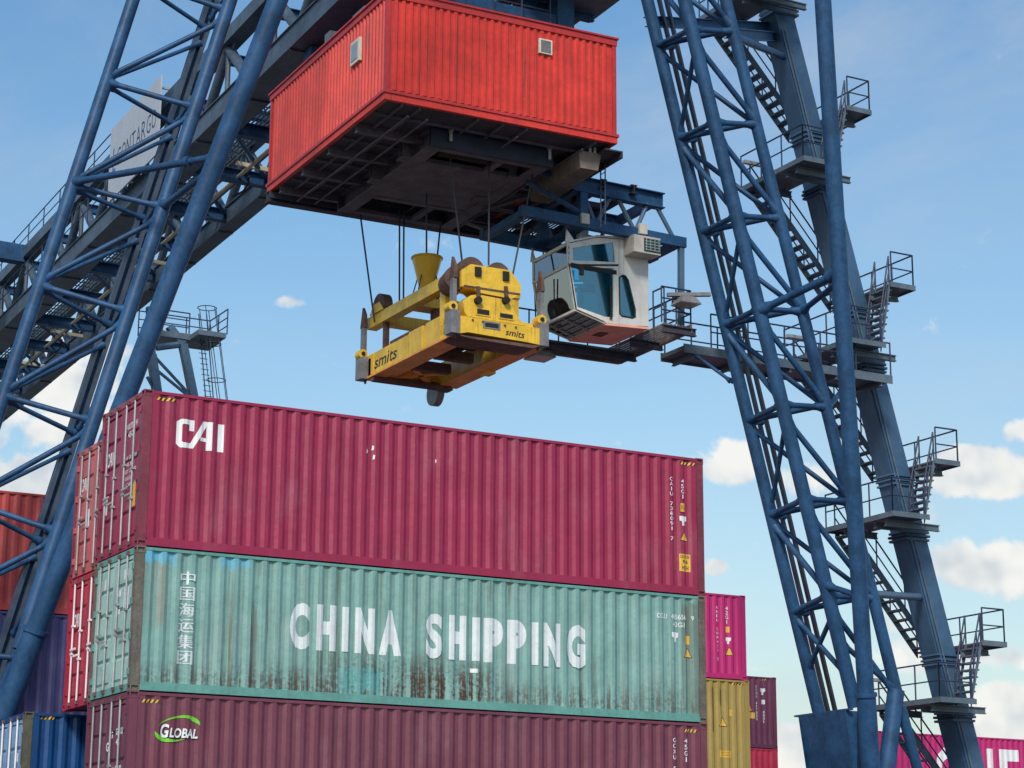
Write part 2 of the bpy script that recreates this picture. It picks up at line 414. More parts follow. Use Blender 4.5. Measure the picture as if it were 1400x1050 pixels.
M_CAI = paint('maroon_paint', srgb(150, 34, 72), .42, var=.09, streak=.3, streak_c=(.12, .02, .045), rust=.22, chalk=.16, bump=.16)
M_CAIP = paint('maroon_post_paint', srgb(124, 52, 68), .5, var=.22, streak=.35, rust=.35)
M_GRN = paint('teal_paint', srgb(120, 162, 156), .55, var=.10, streak=.85, streak_c=(.11, .085, .055), rust=.3, chalk=.4, bump=.3,
              base_rust=[(5.6, 2.6, 1.25, 1.0), (5.0, 1.4, 1.0, 1.0), (8.0, 4.0, .8, .7), (1.0, 1.6, .7, .7), (11.6, 1.2, 1.0, .7), (3.2, 2.0, .8, .85)],
              blotch=[(.2, .75, 2.30, 2.6, srgb(90, 180, 215), .8), (1.62, 2.2, 2.36, 2.6, srgb(90, 175, 210), .7), (11.62, 12.2, .2, 2.45, srgb(96, 98, 84), .75),
                      (.42, .58, 1.2, 2.3, srgb(150, 120, 85), .55), (4.05, 4.9, .2, .62, srgb(88, 168, 170), .7), (2.30, 2.36, .2, 1.7, srgb(86, 62, 52), .8)])
M_GRNP = paint('teal_post_worn', srgb(104, 98, 88), .6, var=.3, streak=.6, rust=.6, scale=2)
M_GRNR = paint('teal_rail', srgb(98, 154, 146), .5, var=.15, streak=.4, rust=.35)
M_GRND = paint('pale_teal_door', srgb(158, 192, 184), .5, var=.14, streak=.45, streak_c=(.14, .13, .10), rust=.25)
M_GLO = paint('plum_paint', srgb(112, 56, 74), .42, var=.09, streak=.3, rust=.2, chalk=.16, bump=.16)
M_RED2 = paint('crimson_paint', srgb(176, 40, 66), .45, var=.1, streak=.2, rust=.15)
M_ROSE = paint('rose_paint', srgb(188, 92, 96), .5, var=.16, streak=.3, rust=.25, chalk=.3)
M_BRICK = paint('brick_red_paint', srgb(172, 64, 64), .45, var=.1, streak=.2, rust=.12, chalk=.15)
M_NAVY = paint('navy_paint', srgb(62, 62, 112), .45, var=.1, streak=.2, chalk=.1)
M_BLU = paint('royal_blue_paint', srgb(8, 66, 122), .45, var=.18, streak=.45, rust=.2)
M_BLUD = paint('pale_blue_door', srgb(120, 150, 184), .5, var=.2, streak=.4)
M_BLUP = paint('blue_post_worn', srgb(86, 84, 70), .6, var=.3, streak=.5, rust=.4)
M_DNV = paint('dark_navy_paint', srgb(18, 40, 92), .5, var=.25, streak=.4)
M_MAG = paint('magenta_paint', srgb(188, 36, 112), .4, var=.05, streak=.08, bump=.1)
M_OLV = paint('olive_paint', srgb(164, 142, 78), .45, var=.07, streak=.25, rust=.08)
M_PUR = paint('dark_plum_paint', srgb(112, 54, 82), .45, var=.08, streak=.15)
M_PNK = paint('coral_paint', srgb(206, 56, 84), .45, var=.1, streak=.15)

HC, ST = 2.896, 2.591
Z0 = [0, ST, ST+HC, 2*ST+HC]
# front stack
t, xs = container('maroon forty-foot container, topmost of the front stack, lettered CAI', 0, 0, 8.078, H=HC, mat=M_CAI, post=M_CAIP)
zo = 8.078
fl = Flat(); X = lambda a: .66+a*.92; Zc = lambda b: 9.96-zo+b*.54
def logo_cai(fl, X, Z):
    fl.poly((X(.09), Z(1)), (X(.37), Z(1)), (X(.37), Z(.83)), (X(.13), Z(.83)), (X(.11), Z(.80)), (X(0), Z(.90)))
    fl.poly((X(.265), Z(.829)), (X(.37), Z(.829)), (X(.37), Z(.62)), (X(.265), Z(.62)))
    fl.poly((X(0), Z(.899)), (X(.11), Z(.799)), (X(.11), Z(.22)), (X(0), Z(.13)))
    fl.poly((X(0), Z(.129)), (X(.11), Z(.219)), (X(.14), Z(.19)), (X(.30), Z(.19)), (X(.36), Z(0.02)), (X(.09), Z(0)))
    fl.poly((X(.301), Z(.19)), (X(.361), Z(.02)), (X(.63), Z(.84)), (X(.63), Z(1)), (X(.55), Z(1)))
    fl.poly((X(.631), Z(1)), (X(.75), Z(1)), (X(.75), Z(0)), (X(.631), Z(0)))
    fl.rect(X(.50), X(.63), Z(.30), Z(.43))
    fl.rect(X(.87), X(1), Z(0), Z(.97)); return fl
on_side(t, xs, logo_cai(fl, X, Zc), WHITE, 'logo_lettering')
hazard(t, xs, .24, .62, 10.86-zo-.06); hazard(t, xs, 11.63, 12.0, 10.86-zo-.06)
fl = Flat(); vtext(fl, 'CAIU 738091 7', 11.41, 10.51-zo, .078, .085, .026); vtext(fl, '45G1', 11.685, 10.49-zo, .085, .085, .024)
shield(fl, 11.69, 9.62-zo); on_side(t, xs, fl, WHITE, 'number_lettering')
on_side(t, xs, Flat().rect(11.62, 11.74, 9.80-zo, 9.98-zo), STY, 'height_sticker'); triangle(t, xs, 11.71, 9.30-zo)
on_side(t, xs, Flat().text('9 6', 11.635, 11.725, 9.84-zo, 9.94-zo, .01), BLACK, 'height_sticker', .004)
on_side(t, xs, Flat().rect(11.585, 11.86, 8.56-zo, 8.92-zo), STY, 'caution_sticker')
on_side(t, xs, Flat().text('CAUTION', 11.60, 11.84, 8.83-zo, 8.90-zo, .02).text('9 6', 11.66, 11.80, 8.72-zo, 8.80-zo, .03).text('HIGH', 11.64, 11.82, 8.59-zo, 8.68-zo, .02), BLACK, 'caution_sticker', .004)
fl = Flat()
for (x, z, s) in ((4.62, 10.38, .05), (4.50, 10.30, .04), (4.64, 10.20, .05), (5.98, 10.27, .035)): fl.poly((x-s*.4, z-s), (x+s*.3, z-s*.8), (x+s*.5, z+s*.7), (x-s*.2, z+s))
fl.v = [(a, b-zo) for a, b in fl.v]; on_side(t, xs, fl, WHITE, 'paint_chip')
fl = Flat(); logo_cai(fl, lambda a: .40+a*.34, lambda b: 1.78+b*.26)
for k, (x0, x1) in enumerate(((1.36, 2.08), (1.55, 1.95))): fl.text(('CAIU738091', '45G1')[k], x0, x1, 2.30-k*.16, 2.41-k*.16, .02)
for k in range(5): fl.text(('MAX GR 32500', 'TARE 3820', 'NET 28680', 'PAYLOAD', 'CU CAP 76.4')[k], 1.40, 2.10-.12*(k % 2), 1.72-k*.13, 1.79-k*.13, .01)
on_door(t, fl, WHITE); on_door(t, Flat().rect(1.95, 2.14, .78, 1.22), STY, 'door_sticker'); on_door(t, Flat().rect(.30, .52, .86, 1.16), WHITE, 'door_sticker')

t, xs = container('teal rust-streaked container lettered CHINA SHIPPING in the middle of the front stack', 0, 0, 5.487, H=ST, mat=M_GRN, post=M_GRNP, frame=M_GRNR)
for c in t.children:
    if c.name.startswith('door') and not c.name.startswith(('door_h', 'door_s')):
        for q in (c, *c.children):
            if q.data.materials[0] is M_GRN: q.data.materials[0] = M_GRND
zo = 5.487
WORN = paint('worn_white_lettering', (.66, .72, .74), .5, var=.08, streak=.35, streak_c=(.22, .25, .22), rust=.45)
for ch, a, b in (('C', 3.01, 3.42), ('H', 3.55, 3.95), ('I', 4.07, 4.20), ('N', 4.34, 4.73), ('A', 4.84, 5.29),
                 ('S', 5.81, 6.17), ('H', 6.31, 6.67), ('I', 6.82, 6.97), ('P', 7.07, 7.48), ('P', 7.59, 8.0), ('I', 8.13, 8.27), ('N', 8.39, 8.78), ('G', 8.92, 9.35)):
    fl = Flat().rect(a, b, 6.43-zo, 7.27-zo) if ch == 'I' else Flat().text(ch, a, b, 6.42-zo, 7.28-zo, {'S': .042, 'C': .062, 'G': .062}.get(ch, .075))
    on_side(t, xs, fl, WORN, 'letter')
zz = 7.69
for ch in '中国海运集团':
    for j, dx in enumerate((-.009, .009)): on_side(t, xs, Flat().text(ch, .86+dx, 1.14+dx, zz-.245-zo, zz-zo, 0.0), WORN, 'letter', .0025+j*.0006)
    zz -= .288
fl = Flat().text('CCLU', 11.03, 11.28, 7.56-zo, 7.66-zo, .01).text('485656', 11.36, 11.72, 7.56-zo, 7.66-zo, .01).text('9', 11.86, 11.91, 7.56-zo, 7.65-zo, .01).text('42G1', 11.40, 11.68, 7.40-zo, 7.50-zo, .01)
shield(fl, 11.46, 7.20-zo); on_side(t, xs, fl, WHITE, 'number_lettering')
on_side(t, xs, Flat().rect(11.70, 11.82, 7.06-zo, 7.24-zo), STY, 'height_sticker'); triangle(t, xs, 11.76, 6.90-zo)
on_side(t, xs, Flat().rect(6.78, 6.93, 6.20-zo, 6.28-zo), WHITE, 'sticker')
fl = Flat()
for (a, b, c, d) in ((.36, .46, 1.95, 2.2), (.62, .70, 2.0, 2.2), (1.42, 1.62, 1.78, 1.9), (1.46, 1.60, 1.45, 1.55), (1.75, 2.0, 2.06, 2.24), (.34, .46, .98, 1.06), (1.78, 2.05, 1.5, 1.9)): fl.rect(a, b, c, d)
on_door(t, fl, WHITE, 'door_sticker'); on_door(t, Flat().rect(.32, .46, 1.32, 1.72), paint('old_sticker', (.45, .38, .22), .6), 'door_sticker')

t, xs = container('plum container with green swoosh logo GLOBAL under the teal one', 0, 0, 2.591, H=HC, mat=M_GLO)
zo = 2.591
hazard(t, xs, .23, .56, 5.33-zo-.04); hazard(t, xs, 11.64, 11.94, 5.33-zo-.04)
LIME = flat('logo_green', (.16, .56, .03), .45)
def crescent(fl, cx, cz, rx, rz, t0, t1, wmax, peak, tilt):
    n = 22; prev = None
    for k in range(n+1):
        f = k/n; an = R(t0+(t1-t0)*f); wd = wmax*(math.sin(math.pi*min(1, f/peak*.5 if f < peak else .5+.5*(f-peak)/(1-peak))))+.004
        pr = []
        for s in (1, 1-wd):
            x, z = rx*s*math.cos(an), rz*s*math.sin(an); pr.append((cx+x, cz+z+tilt*x))
        if prev: fl.poly(prev[0], pr[0], pr[1], prev[1])
        prev = pr
for ar in ((150, -5, .22, .75), (172, 292, .26, .42)): fl = Flat(); crescent(fl, .92, 4.86-zo, .42, .225, *ar, .22); on_side(t, xs, fl, LIME, 'logo_swoosh')
fl = Flat().text('G', .61, .765, 4.69-zo, 4.935-zo, .03, .15).text('LOBAL', .775, 1.31, 4.70-zo, 4.87-zo, .03, .15)
on_side(t, xs, Flat().text('G', .622, .777, 4.678-zo, 4.923-zo, .03, .15).text('LOBAL', .787, 1.322, 4.688-zo, 4.858-zo, .03, .15), BLACK, 'logo_lettering', .003)
on_side(t, xs, fl, WHITE, 'logo_lettering', .005)
fl = Flat(); vtext(fl, 'GCXU 512', 11.41, 5.16-zo, .085, .085, .028); vtext(fl, '45G1', 11.68, 5.16-zo, .095, .085, .028); on_side(t, xs, fl, WHITE, 'number_lettering')
fl = Flat()
for a, b, c, d, s in ((1.42, 1.56, 2.12, 2.24, 'G'), (1.72, 2.10, 2.16, 2.28, 'GCXU'), (1.74, 1.95, 1.98, 2.10, '45'), (1.20, 1.36, 1.90, 2.06, 'G'), (1.50, 1.72, 1.52, 1.60, 'MAX'), (1.76, 2.1, 1.54, 1.62, '32500'), (1.76, 2.1, 1.42, 1.50, '71650'), (1.76, 2.05, 1.22, 1.32, 'TARE')): fl.text(s, a, b, c, d, .03)
on_door(t, fl, WHITE)
container('plain plum container on the ground, lowest of the front stack', 0, 0, 0, H=ST, mat=M_PUR)

# second row
t, xs = container('faded rose container behind the maroon top one, doors showing', .28, 2.50, 8.12, H=ST, mat=M_ROSE, post=M_CAIP)
on_door(t, logo_cai(Flat(), lambda a: .40+a*.34, lambda b: 1.72+b*.26), WHITE)
on_door(t, Flat().rect(.9, 1.02, .95, 1.3), WHITE, 'door_sticker')
t, xs = container('crimson container with pale locking bars below the faded rose one', .28, 2.50, 5.52, H=ST, mat=M_RED2, bars=WHITE)
on_door(t, logo_cai(Flat(), lambda a: .40+a*.34, lambda b: 1.60+b*.26), WHITE)
container('dark navy container behind the plum doors near the lower left corner', .95, 2.50, 2.60, H=HC, mat=M_DNV)
# third row, lower left
t, xs = container('royal blue container with rusty corner post and pale doors, lower left', -.42, 5.06, 2.60, H=HC, mat=M_BLU, post=M_BLUP, bars=WHITE)
for c in t.children:
    if c.name.startswith('door') and not c.name.startswith(('door_h', 'door_s')):
        for q in (c, *c.children):
            if q.data.materials[0] is M_BLU: q.data.materials[0] = M_BLUD
hazard(t, xs, .32, .62, HC-.13)
on_door(t, Flat().rect(1.92, 2.05, 1.95, 2.12), WHITE, 'door_sticker')
# stack behind the left leg
for lab, k, mt in (('brick red container, top of the stack behind the left crane leg', 3, M_BRICK), ('navy container lettered T under the brick red one, behind the left leg', 2, M_NAVY)):
    t, xs = container(lab, -7.9, 13.7, k*HC-.03, H=HC, mat=mt)
    if k == 2: on_side(t, xs, Flat().text('T', 8.50, 8.83, 2.0, 2.45, .05), WHITE, 'letter')
# stack behind, right of the front stack
t, xs = container('bright magenta container on the olive one, right of the front stack', 13.0, 17.3, 8.69, H=ST, mat=M_MAG)
fl = Flat(); vtext(fl, 'ONEU 208411 2', 11.16, 2.20, .085, .09, .045); vtext(fl, '42G1', 11.52, 2.22, .11, .10, .03); shield(fl, 11.55, 1.18); on_side(t, xs, fl, WHITE, 'number_lettering')
on_side(t, xs, Flat().rect(11.46, 11.6, 1.42, 1.6), STY, 'height_sticker'); triangle(t, xs, 11.58, .86, .14)
t, xs = container('olive yellow container below the magenta one', 13.08, 17.3, 5.79, H=HC, mat=M_OLV)
hazard(t, xs, 11.55, 11.98, HC-.15); triangle(t, xs, 11.22, 1.62, .15); on_side(t, xs, Flat().rect(11.08, 11.50, .56, .76), STY, 'sticker')
on_side(t, xs, Flat().text('CAUTION', 11.14, 11.44, .68, .73, .01).text('9 6 HIGH', 11.14, 11.44, .60, .65, .01), BLACK, 'sticker', .004)
on_side(t, xs, Flat().rect(11.46, 11.56, 1.80, 2.0), STY, 'height_sticker')
fl = Flat(); fl.rect(10.84, 10.90, 1.30, 2.62); fl.rect(11.13, 11.18, 2.1, 2.6); on_side(t, xs, fl, paint('overpainted_number', srgb(96, 80, 46), .5, var=.2), 'painted_out_number')
t, xs = container('dark plum container on the coral one, far right stack edge', 27.0, 35.4, 8.38, H=HC, mat=M_PUR)
triangle(t, xs, 10.86, 1.62, .16); on_side(t, xs, Flat().rect(10.66, 11.12, 1.18, 1.42), STY, 'sticker')
fl = Flat(); vtext(fl, 'TCNU 617350', 11.22, 2.52, .1, .08, .03); vtext(fl, '45G1', 11.56, 1.52, .1, .08, .03); shield(fl, 11.52, 2.3, .12); fl.rect(11.46, 11.62, 1.78, 1.96); on_side(t, xs, fl, WHITE, 'number_lettering')
hazard(t, xs, 11.4, 11.8, HC-.15)
container('coral container under the dark plum one, far right stack edge', 27.0, 35.4, 5.48, H=HC, mat=M_PNK)
t, xs = container('long magenta container lettered ONE behind the stair column', 39.45, 29.2, 5.79, H=HC, mat=M_MAG)
for ch, a, b in (('O', 2.75, 4.1), ('N', 4.42, 5.68), ('E', 6.0, 7.0)): on_side(t, xs, Flat().text(ch, a, b, .38, 2.45, .04), WHITE, 'letter')
fl = Flat()
for k in range(9): fl.rect(1.9, 2.1-.05*(k % 3), 2.5-k*.16-.09, 2.5-k*.16)
on_door(t, fl, WHITE)
# what carries the far stacks (hidden or below the frame)
for x, y, z, mt, lab in ((-7.9, 13.7, HC-.04, M_BLU, 'blue container low in the stack behind the left leg'), (-7.9, 13.7, 0, M_GLO, 'plum container at the foot of the stack behind the left leg'),
                         (13.08, 17.3, 2.89, M_GLO, 'plum container under the olive one'), (13.08, 17.3, 0, M_NAVY, 'navy container at the foot of the olive stack'),
                         (27, 35.4, 2.58, M_BLU, 'blue container under the coral one'), (27, 35.4, -.02+.02, M_GLO, 'plum container at the foot of the far right stack'),
                         (39.45, 29.2, 2.89, M_MAG, 'magenta container directly under the one lettered ONE'), (39.45, 29.2, 0, M_NAVY, 'navy container at the foot of the stack lettered ONE'),
                         (.95, 2.5, 0, M_BLU, 'blue container on the ground in the second row'), (-.42, 5.06, 0, M_GLO, 'plum container on the ground in the third row')):
    container(lab, x, y, z, H=(ST if (x == 27 and z == 0) or x in (.95, -.42) else HC), mat=mt, doors=False)

# ------------------------------------------------------------------ gantry crane: legs
GC = thing('gantry_crane', 'huge blue gantry crane with lattice tube legs, truss girders and zigzag stairs', 'crane', (12.9, 12, 0))
def part(name, mb, mat=None, parent=None): return mesh_obj(name, mb, mat or BLUE, parent or GC, org=GC.location)
def line(p, q): return (lambda t: p+(q-p)*t)
def on_z(p, q, z): return p+(q-p)*((z-p.z)/(q.z-p.z))
def tubepart(name, a, b, r, mat=None, n=14): return part(name, MB().tube(a, b, r, n=n), mat)
def pt_on(p, q, py, ln):
    """point of the straight member p-q that shows at photo height py"""
    lo, hi = -1.5, 2.5
    f = lambda t: (lambda d: 525-FOC*d.dot(UP)/d.dot(FW))(p+(q-p)*t-CAM)
    for _ in range(50):
        mid = (lo+hi)/2
        if f(mid) < py: lo = mid
        else: hi = mid
    return p+(q-p)*lo

# left leg members (p upper, q lower)
L1 = (at(182, 0, y=12.0), at(12, 520, y=12.0)); L2 = (at(315, 0, y=11.0), at(55, 800, y=10.9)); L3 = (at(380, 0, y=6.6), at(49, 863, y=10.5))
LR = (at(296, 0, y=12.6), at(113, 570, y=12.6))
def full(m, ztop, zbot): return on_z(*m, ztop), on_z(*m, zbot)
tubepart('leg_tube', *full(L1, 33.5, 3.0), .165); tubepart('leg_tube', *full(L2, 33.5, 7.4), .175); tubepart('leg_tube', *full(L3, 42.0, L3[1].z), .232, n=18)
base = on_z(*L3, .45); tubepart('leg_base_tube', L3[1]+(L3[1]-L3[0]).normalized()*.02, base, .27, n=18)
d3 = (L3[1]-L3[0]).normalized()
part('leg_flange', MB().tube(L3[1]-d3*.05, L3[1]+d3*.05, .31, n=18)); part('leg_flange', MB().box(base.x-1.2, base.x+1.2, base.y-.8, base.y+.8, 0, .45))
tubepart('leg_base_tube', on_z(*L2, 7.4)-Vector((0, 0, .0)), Vector((base.x+.1, base.y+.5, .45)), .17)
tubepart('leg_base_tube', on_z(*L1, 3.0), Vector((base.x-.6, base.y+.6, .45)), .165)
for dx in (-.20, .02):
    a, b = full(LR, 33.0, 5.5); o = Vector((dx, 0, 0)); part('guide_rail', MB().beam(a+o, b+o, .11, .12, up=(0, 1, 0)), RAILM)
a, b = full(LR, 33.0, 5.5); o = Vector((-.09, .09, 0)); part('guide_rail_back', MB().beam(a+o, b+o, .34, .02, up=(0, 1, 0)), BLUE)
def br_(a, b, r=.075, flange=None, mat=None):
    mb = MB().tube(a, b, r, n=10); d = (b-a).normalized()
    for p, q in ((a, d), (b, -d)): mb.tube(p+q*.10, p+q*(.10+r*3.4), r*1.9, r*1.02, n=10)      # welded cone where the brace meets the tube
    part('leg_brace', mb, mat)
    if flange is not None:
        p = a+(b-a)*flange; d = (b-a).normalized(); part('brace_flange', MB().tube(p-d*.07, p+d*.07, r*1.55, n=12), mat)
P1 = lambda y: pt_on(*L1, y, 0); P2 = lambda y: pt_on(*L2, y, 0); P3 = lambda y: pt_on(*L3, y, 0); PR = lambda y: pt_on(*LR, y, 0)
for k, (n1, up2, upr, dn2, dnr) in enumerate(((109, 28, 58, 147, 172), (251, 158, 186, 283, 300), (387, 299, 328, 426, 446), (538, 440, 470, 576, 594), (683, 588, 615, 727, 742), (826, 738, 760, None, None), (-30, -110, -80, 14, 40))):
    br_(P1(n1-4), P2(up2), .07); br_(P1(n1), PR(upr), .055)
    if dn2 is not None: br_(P1(n1+3), P2(dn2), .07); br_(P1(n1+7), PR(dnr), .06)
for k in range(7): br_(P2(28+140*k-60), PR(28+140*k), .05)
br_(P1(249), P3(214), .085, .80); br_(P2(282), P3(230), .085); br_(P1(890), P3(900), .07)

# right leg members
Q1 = (at(885, 0, y=12.2), at(1120, 976, y=12.2)); Q2 = (at(936, 0, y=10.3), at(1169, 967, y=10.3)); Q3 = (at(992, 0, y=10.2), at(1225, 944, y=10.2)); Q4 = (at(1125, 0, y=6.6), at(1184, 950, y=9.3))
QR = (at(906, 0, y=12.75), at(1135, 964, y=12.75))
tubepart('leg_tube', *full(Q1, 33.5, Q1[1].z), .182); tubepart('leg_tube', *full(Q2, 33.5, Q2[1].z), .195); tubepart('leg_tube', *full(Q3, 33.5, Q3[1].z), .17); tubepart('leg_tube', *full(Q4, 42.0, Q4[1].z), .228, n=18)
d4 = (Q4[1]-Q4[0]).normalized(); b4 = on_z(*Q4, .45)
part('leg_flange', MB().tube(Q4[1]-d4*.05, Q4[1]+d4*.05, .30, n=18)); tubepart('leg_base_tube', Q4[1]+d4*.02, b4, .262, n=18)
part('leg_flange', MB().box(b4.x-1.2, b4.x+1.2, b4.y-.8, b4.y+1.4, 0, .45))
s3 = Vector((b4.x+.5, b4.y+.6, .45)); tubepart('leg_base_tube', Q3[1], at(1211, 1060, y=10.2), .24); tubepart('leg_base_tube', at(1211, 1060, y=10.2), s3, .24)
tubepart('leg_base_tube', at(1232, 968, y=10.2), at(1262, 1080, y=10.4), .15)
# welded box foot between the inner tubes and the base tube
ga, gb = Q1[1]-Vector((.25, 0, .1)), Q4[1]+Vector((-.05, .25, -.25)); gl = Vector((b4.x-.45, b4.y+.3, .45))
part('leg_gusset', MB().hexa([gl+Vector((-.35, -.2, 0)), gl+Vector((.35, -.2, 0)), gl+Vector((.35, .7, 0)), gl+Vector((-.35, .7, 0))],
     [Vector((ga.x, 10.15, ga.z)), Vector((gb.x, 10.15, ga.z)), Vector((gb.x, 12.3, ga.z)), Vector((ga.x, 12.3, ga.z))]), BLUE)
part('gusset_plate', MB().box(ga.x-.25, gb.x, 10.0, 12.5, ga.z+.004, ga.z+.05), BLUE)
part('gusset_plate', MB().box(ga.x+.25, Q2[1].x+.1, 10.2, 10.32, ga.z+.06, ga.z+.24), BLUEG)
for dx in (-.13, .13):
    a, b = full(QR, 33.0, Q1[1].z-.1); o = Vector((dx, 0, 0)); part('guide_rail', MB().beam(a+o, b+o, .075, .14, up=(0, 1, 0)), RAILM)
P1 = lambda y: pt_on(*Q1, y, 0); P2 = lambda y: pt_on(*Q2, y, 0); P3 = lambda y: pt_on(*Q3, y, 0); P4 = lambda y: pt_on(*Q4, y, 0); PR = lambda y: pt_on(*QR, y, 0)
lev = (-65, 62, 189, 317, 444, 575, 704, 836, 965)
for k, y in enumerate(lev[:-1]):
    br_(P1(y), P2(y-22), .085); br_(P1(y), P3(y-22), .085); br_(P2(y-22), P3(y-18), .08)
    n = lev[k+1]
    if k < 7:
        br_(P1(y+10), P3(n-18), .075); br_(P2(y-4), P3(n-25), .085)
        if k % 2: br_(P2(y), P1(n-4), .07)
        else: br_(P1(y+14), P2(n-26), .085)
    else: br_(P1(y+10), P2(n-40), .075); br_(P2(y-4), P3(n-10), .085); br_(P2(y+40), P3(n-22), .075); br_(P2(y+4), P1(n-50), .07)
    br_(P1(y+6), PR(y+2), .05)
br_(P2(425), P4(372), .11, .88); br_(P3(425), P4(384), .085); br_(P2(800), P4(815), .085, .86)
# apex, above the frame
part('apex_beam', MB().beam(on_z(*L2, 33.3), on_z(*Q1, 33.3), .9, 1.0)); part('apex_beam', MB().beam(on_z(*L3, 41.8), on_z(*Q4, 41.8), .8, .8))

# ------------------------------------------------------------------ girders
GD = Vector((.0315, .9995, 0)); GS = Vector((.9995, -.0315, 0)); ZB = 26.4
def gp(x13, y, z):            # point of a line running with the girder: x at y = 13
    return Vector((x13+(y-13)*.0315, y, z))
XL, XR = 9.72, 13.52          # left faces of both bottom chords at y = 13
Y0, Y1 = 9.4, 92.0
def chord(name, x, wd, z0, z1, y0=Y0, y1=Y1, mat=None):
    return part(name, MB().hexa([gp(x, y0, z0), gp(x+wd, y0, z0), gp(x+wd, y1, z0), gp(x, y1, z0)], [gp(x, y0, z1), gp(x+wd, y0, z1), gp(x+wd, y1, z1), gp(x, y1, z1)]), mat)
for x, wd in ((XL, 1.0), (XR, .62)):
    chord('girder_bottom_chord', x, wd, ZB, ZB+.62, mat=GIRD)
    chord('girder_flange', x-.06, wd+.12, ZB+.624, ZB+.66, mat=GIRD)
    chord('girder_top_chord', x+.02, .55, 28.86, 29.34, mat=GIRD)
    k = 0; y = Y0
    while y < Y1-4:
        a, b = gp(x+.3, y, ZB+.6), gp(x+.3, y+2.15, 28.9); c = gp(x+.3, y+4.3, ZB+.6)
        part('girder_diagonal', MB().tube(a, b, .17, n=10), GIRD); part('girder_diagonal', MB().tube(b, c, .17, n=10), GIRD)
        part('girder_post', MB().tube(gp(x+.3, y+2.15, ZB+.6), b, .09, n=8), GIRD)
        part('girder_gusset', MB().hexa([gp(x+.27, y+1.75, 28.45), gp(x+.33, y+1.75, 28.45), gp(x+.33, y+2.55, 28.45), gp(x+.27, y+2.55, 28.45)], [gp(x+.27, y+1.45, 28.87), gp(x+.33, y+1.45, 28.87), gp(x+.33, y+2.85, 28.87), gp(x+.27, y+2.85, 28.87)]), GIRD)
        part('girder_stiffener', MB().beam(gp(x+wd/2, y, ZB-.03), gp(x+wd/2, y+.08, ZB-.03), .55 if x == XR else .95, .05), GIRD)
        y += 4.3
# cross frames between the girders
y = 21.5
while y < 90:
    part('girder_cross_beam', MB().ibeam(gp(XL+1.0, y, ZB+.32), gp(XR, y, ZB+.32), .34, .46), BLUE)
    part('girder_cross_beam', MB().ibeam(gp(XL+.5, y, 29.1), gp(XR+.1, y, 29.1), .26, .36), BLUE)
    part('girder_cross_brace', MB().tube(gp(XL+.9, y, ZB+.4), gp(XR, y+4.3, ZB+.4), .075, n=8), BLUE)
    y += 4.3
# service walkway on the girder
wk = MB()
for k in range(9): x = XL+1.25+k*.135; wk.hexa([gp(x, 19, ZB+.60), gp(x+.03, 19, ZB+.60), gp(x+.03, Y1, ZB+.60), gp(x, Y1, ZB+.60)], [gp(x, 19, ZB+.66), gp(x+.03, 19, ZB+.66), gp(x+.03, Y1, ZB+.66), gp(x, Y1, ZB+.66)])
y = 19.2
while y < 70:
    wk.beam(gp(XL+1.22, y, ZB+.585), gp(XL+2.4, y, ZB+.585), .05, .03); y += .55
tag(part('walkway_grating', wk, STEEL), kind='stuff')
part('girder_side_rail', MB().rail([gp(XL-.25, yy, ZB+.66) for yy in (36.5, 50, 64, 78, 90)], step=2.1), HAND); part('girder_top_rail', MB().rail([gp(XL+.1, yy, 29.34) for yy in (37, 52, 70, 90)], step=2.4, h=.9), HAND)
part('walkway_rail', MB().rail([gp(XL+2.45, yy, ZB+.66) for yy in (19, 32, 46, 60, 75, 90)], step=2.6), HAND)
part('conduit_pipe', MB().tube(gp(XL+2.75, 19, ZB+.30), gp(XL+2.75, Y1, ZB+.30), .07, n=8), paint('conduit_cream', (.50, .46, .34), .5, streak=.3))
part('conduit_pipe', MB().tube(gp(XL+2.98, 19, ZB+.42), gp(XL+2.98, Y1, ZB+.42), .05, n=8), RAILM)
y = 23.0
while y < 88:
    part('conduit_bracket', MB().beam(gp(XL+2.3, y, ZB+.42), gp(XR-.02, y, ZB+.36), .10, .14), MATS['conduit_cream']); 
    part('cable_festoon', MB().path([gp(XL+3.0+.1*math.sin(j*1.3), y+.6+j*.35, ZB+.25-.38*math.sin(math.pi*j/6)) for j in range(7)], .035), RUBBER)
    y += 6.1
# walkway bracket on the outer right side, over the trolley
part('side_walkway', MB().hexa([gp(15.1, 10, ZB-.02), gp(16.35, 10, ZB-.02), gp(16.35, 14.2, ZB-.02), gp(15.1, 14.2, ZB-.02)], [gp(15.1, 10, ZB+.1), gp(16.35, 10, ZB+.1), gp(16.35, 14.2, ZB+.1), gp(15.1, 14.2, ZB+.1)]), STEEL)
part('side_walkway', MB().hexa([gp(14.2, 9.4, ZB+.02), gp(16.7, 9.4, ZB+.02), gp(16.7, 12.2, ZB+.02), gp(14.2, 12.2, ZB+.02)], [gp(14.2, 9.4, ZB+.14), gp(16.7, 9.4, ZB+.14), gp(16.7, 12.2, ZB+.14), gp(14.2, 12.2, ZB+.14)]), STEEL)
for yy in (11.6, 12.8, 13.9): part('side_walkway_bracket', MB().ibeam(gp(14.1, yy, ZB-.12), gp(16.5, yy, ZB-.12), .14, .2), BLUE)
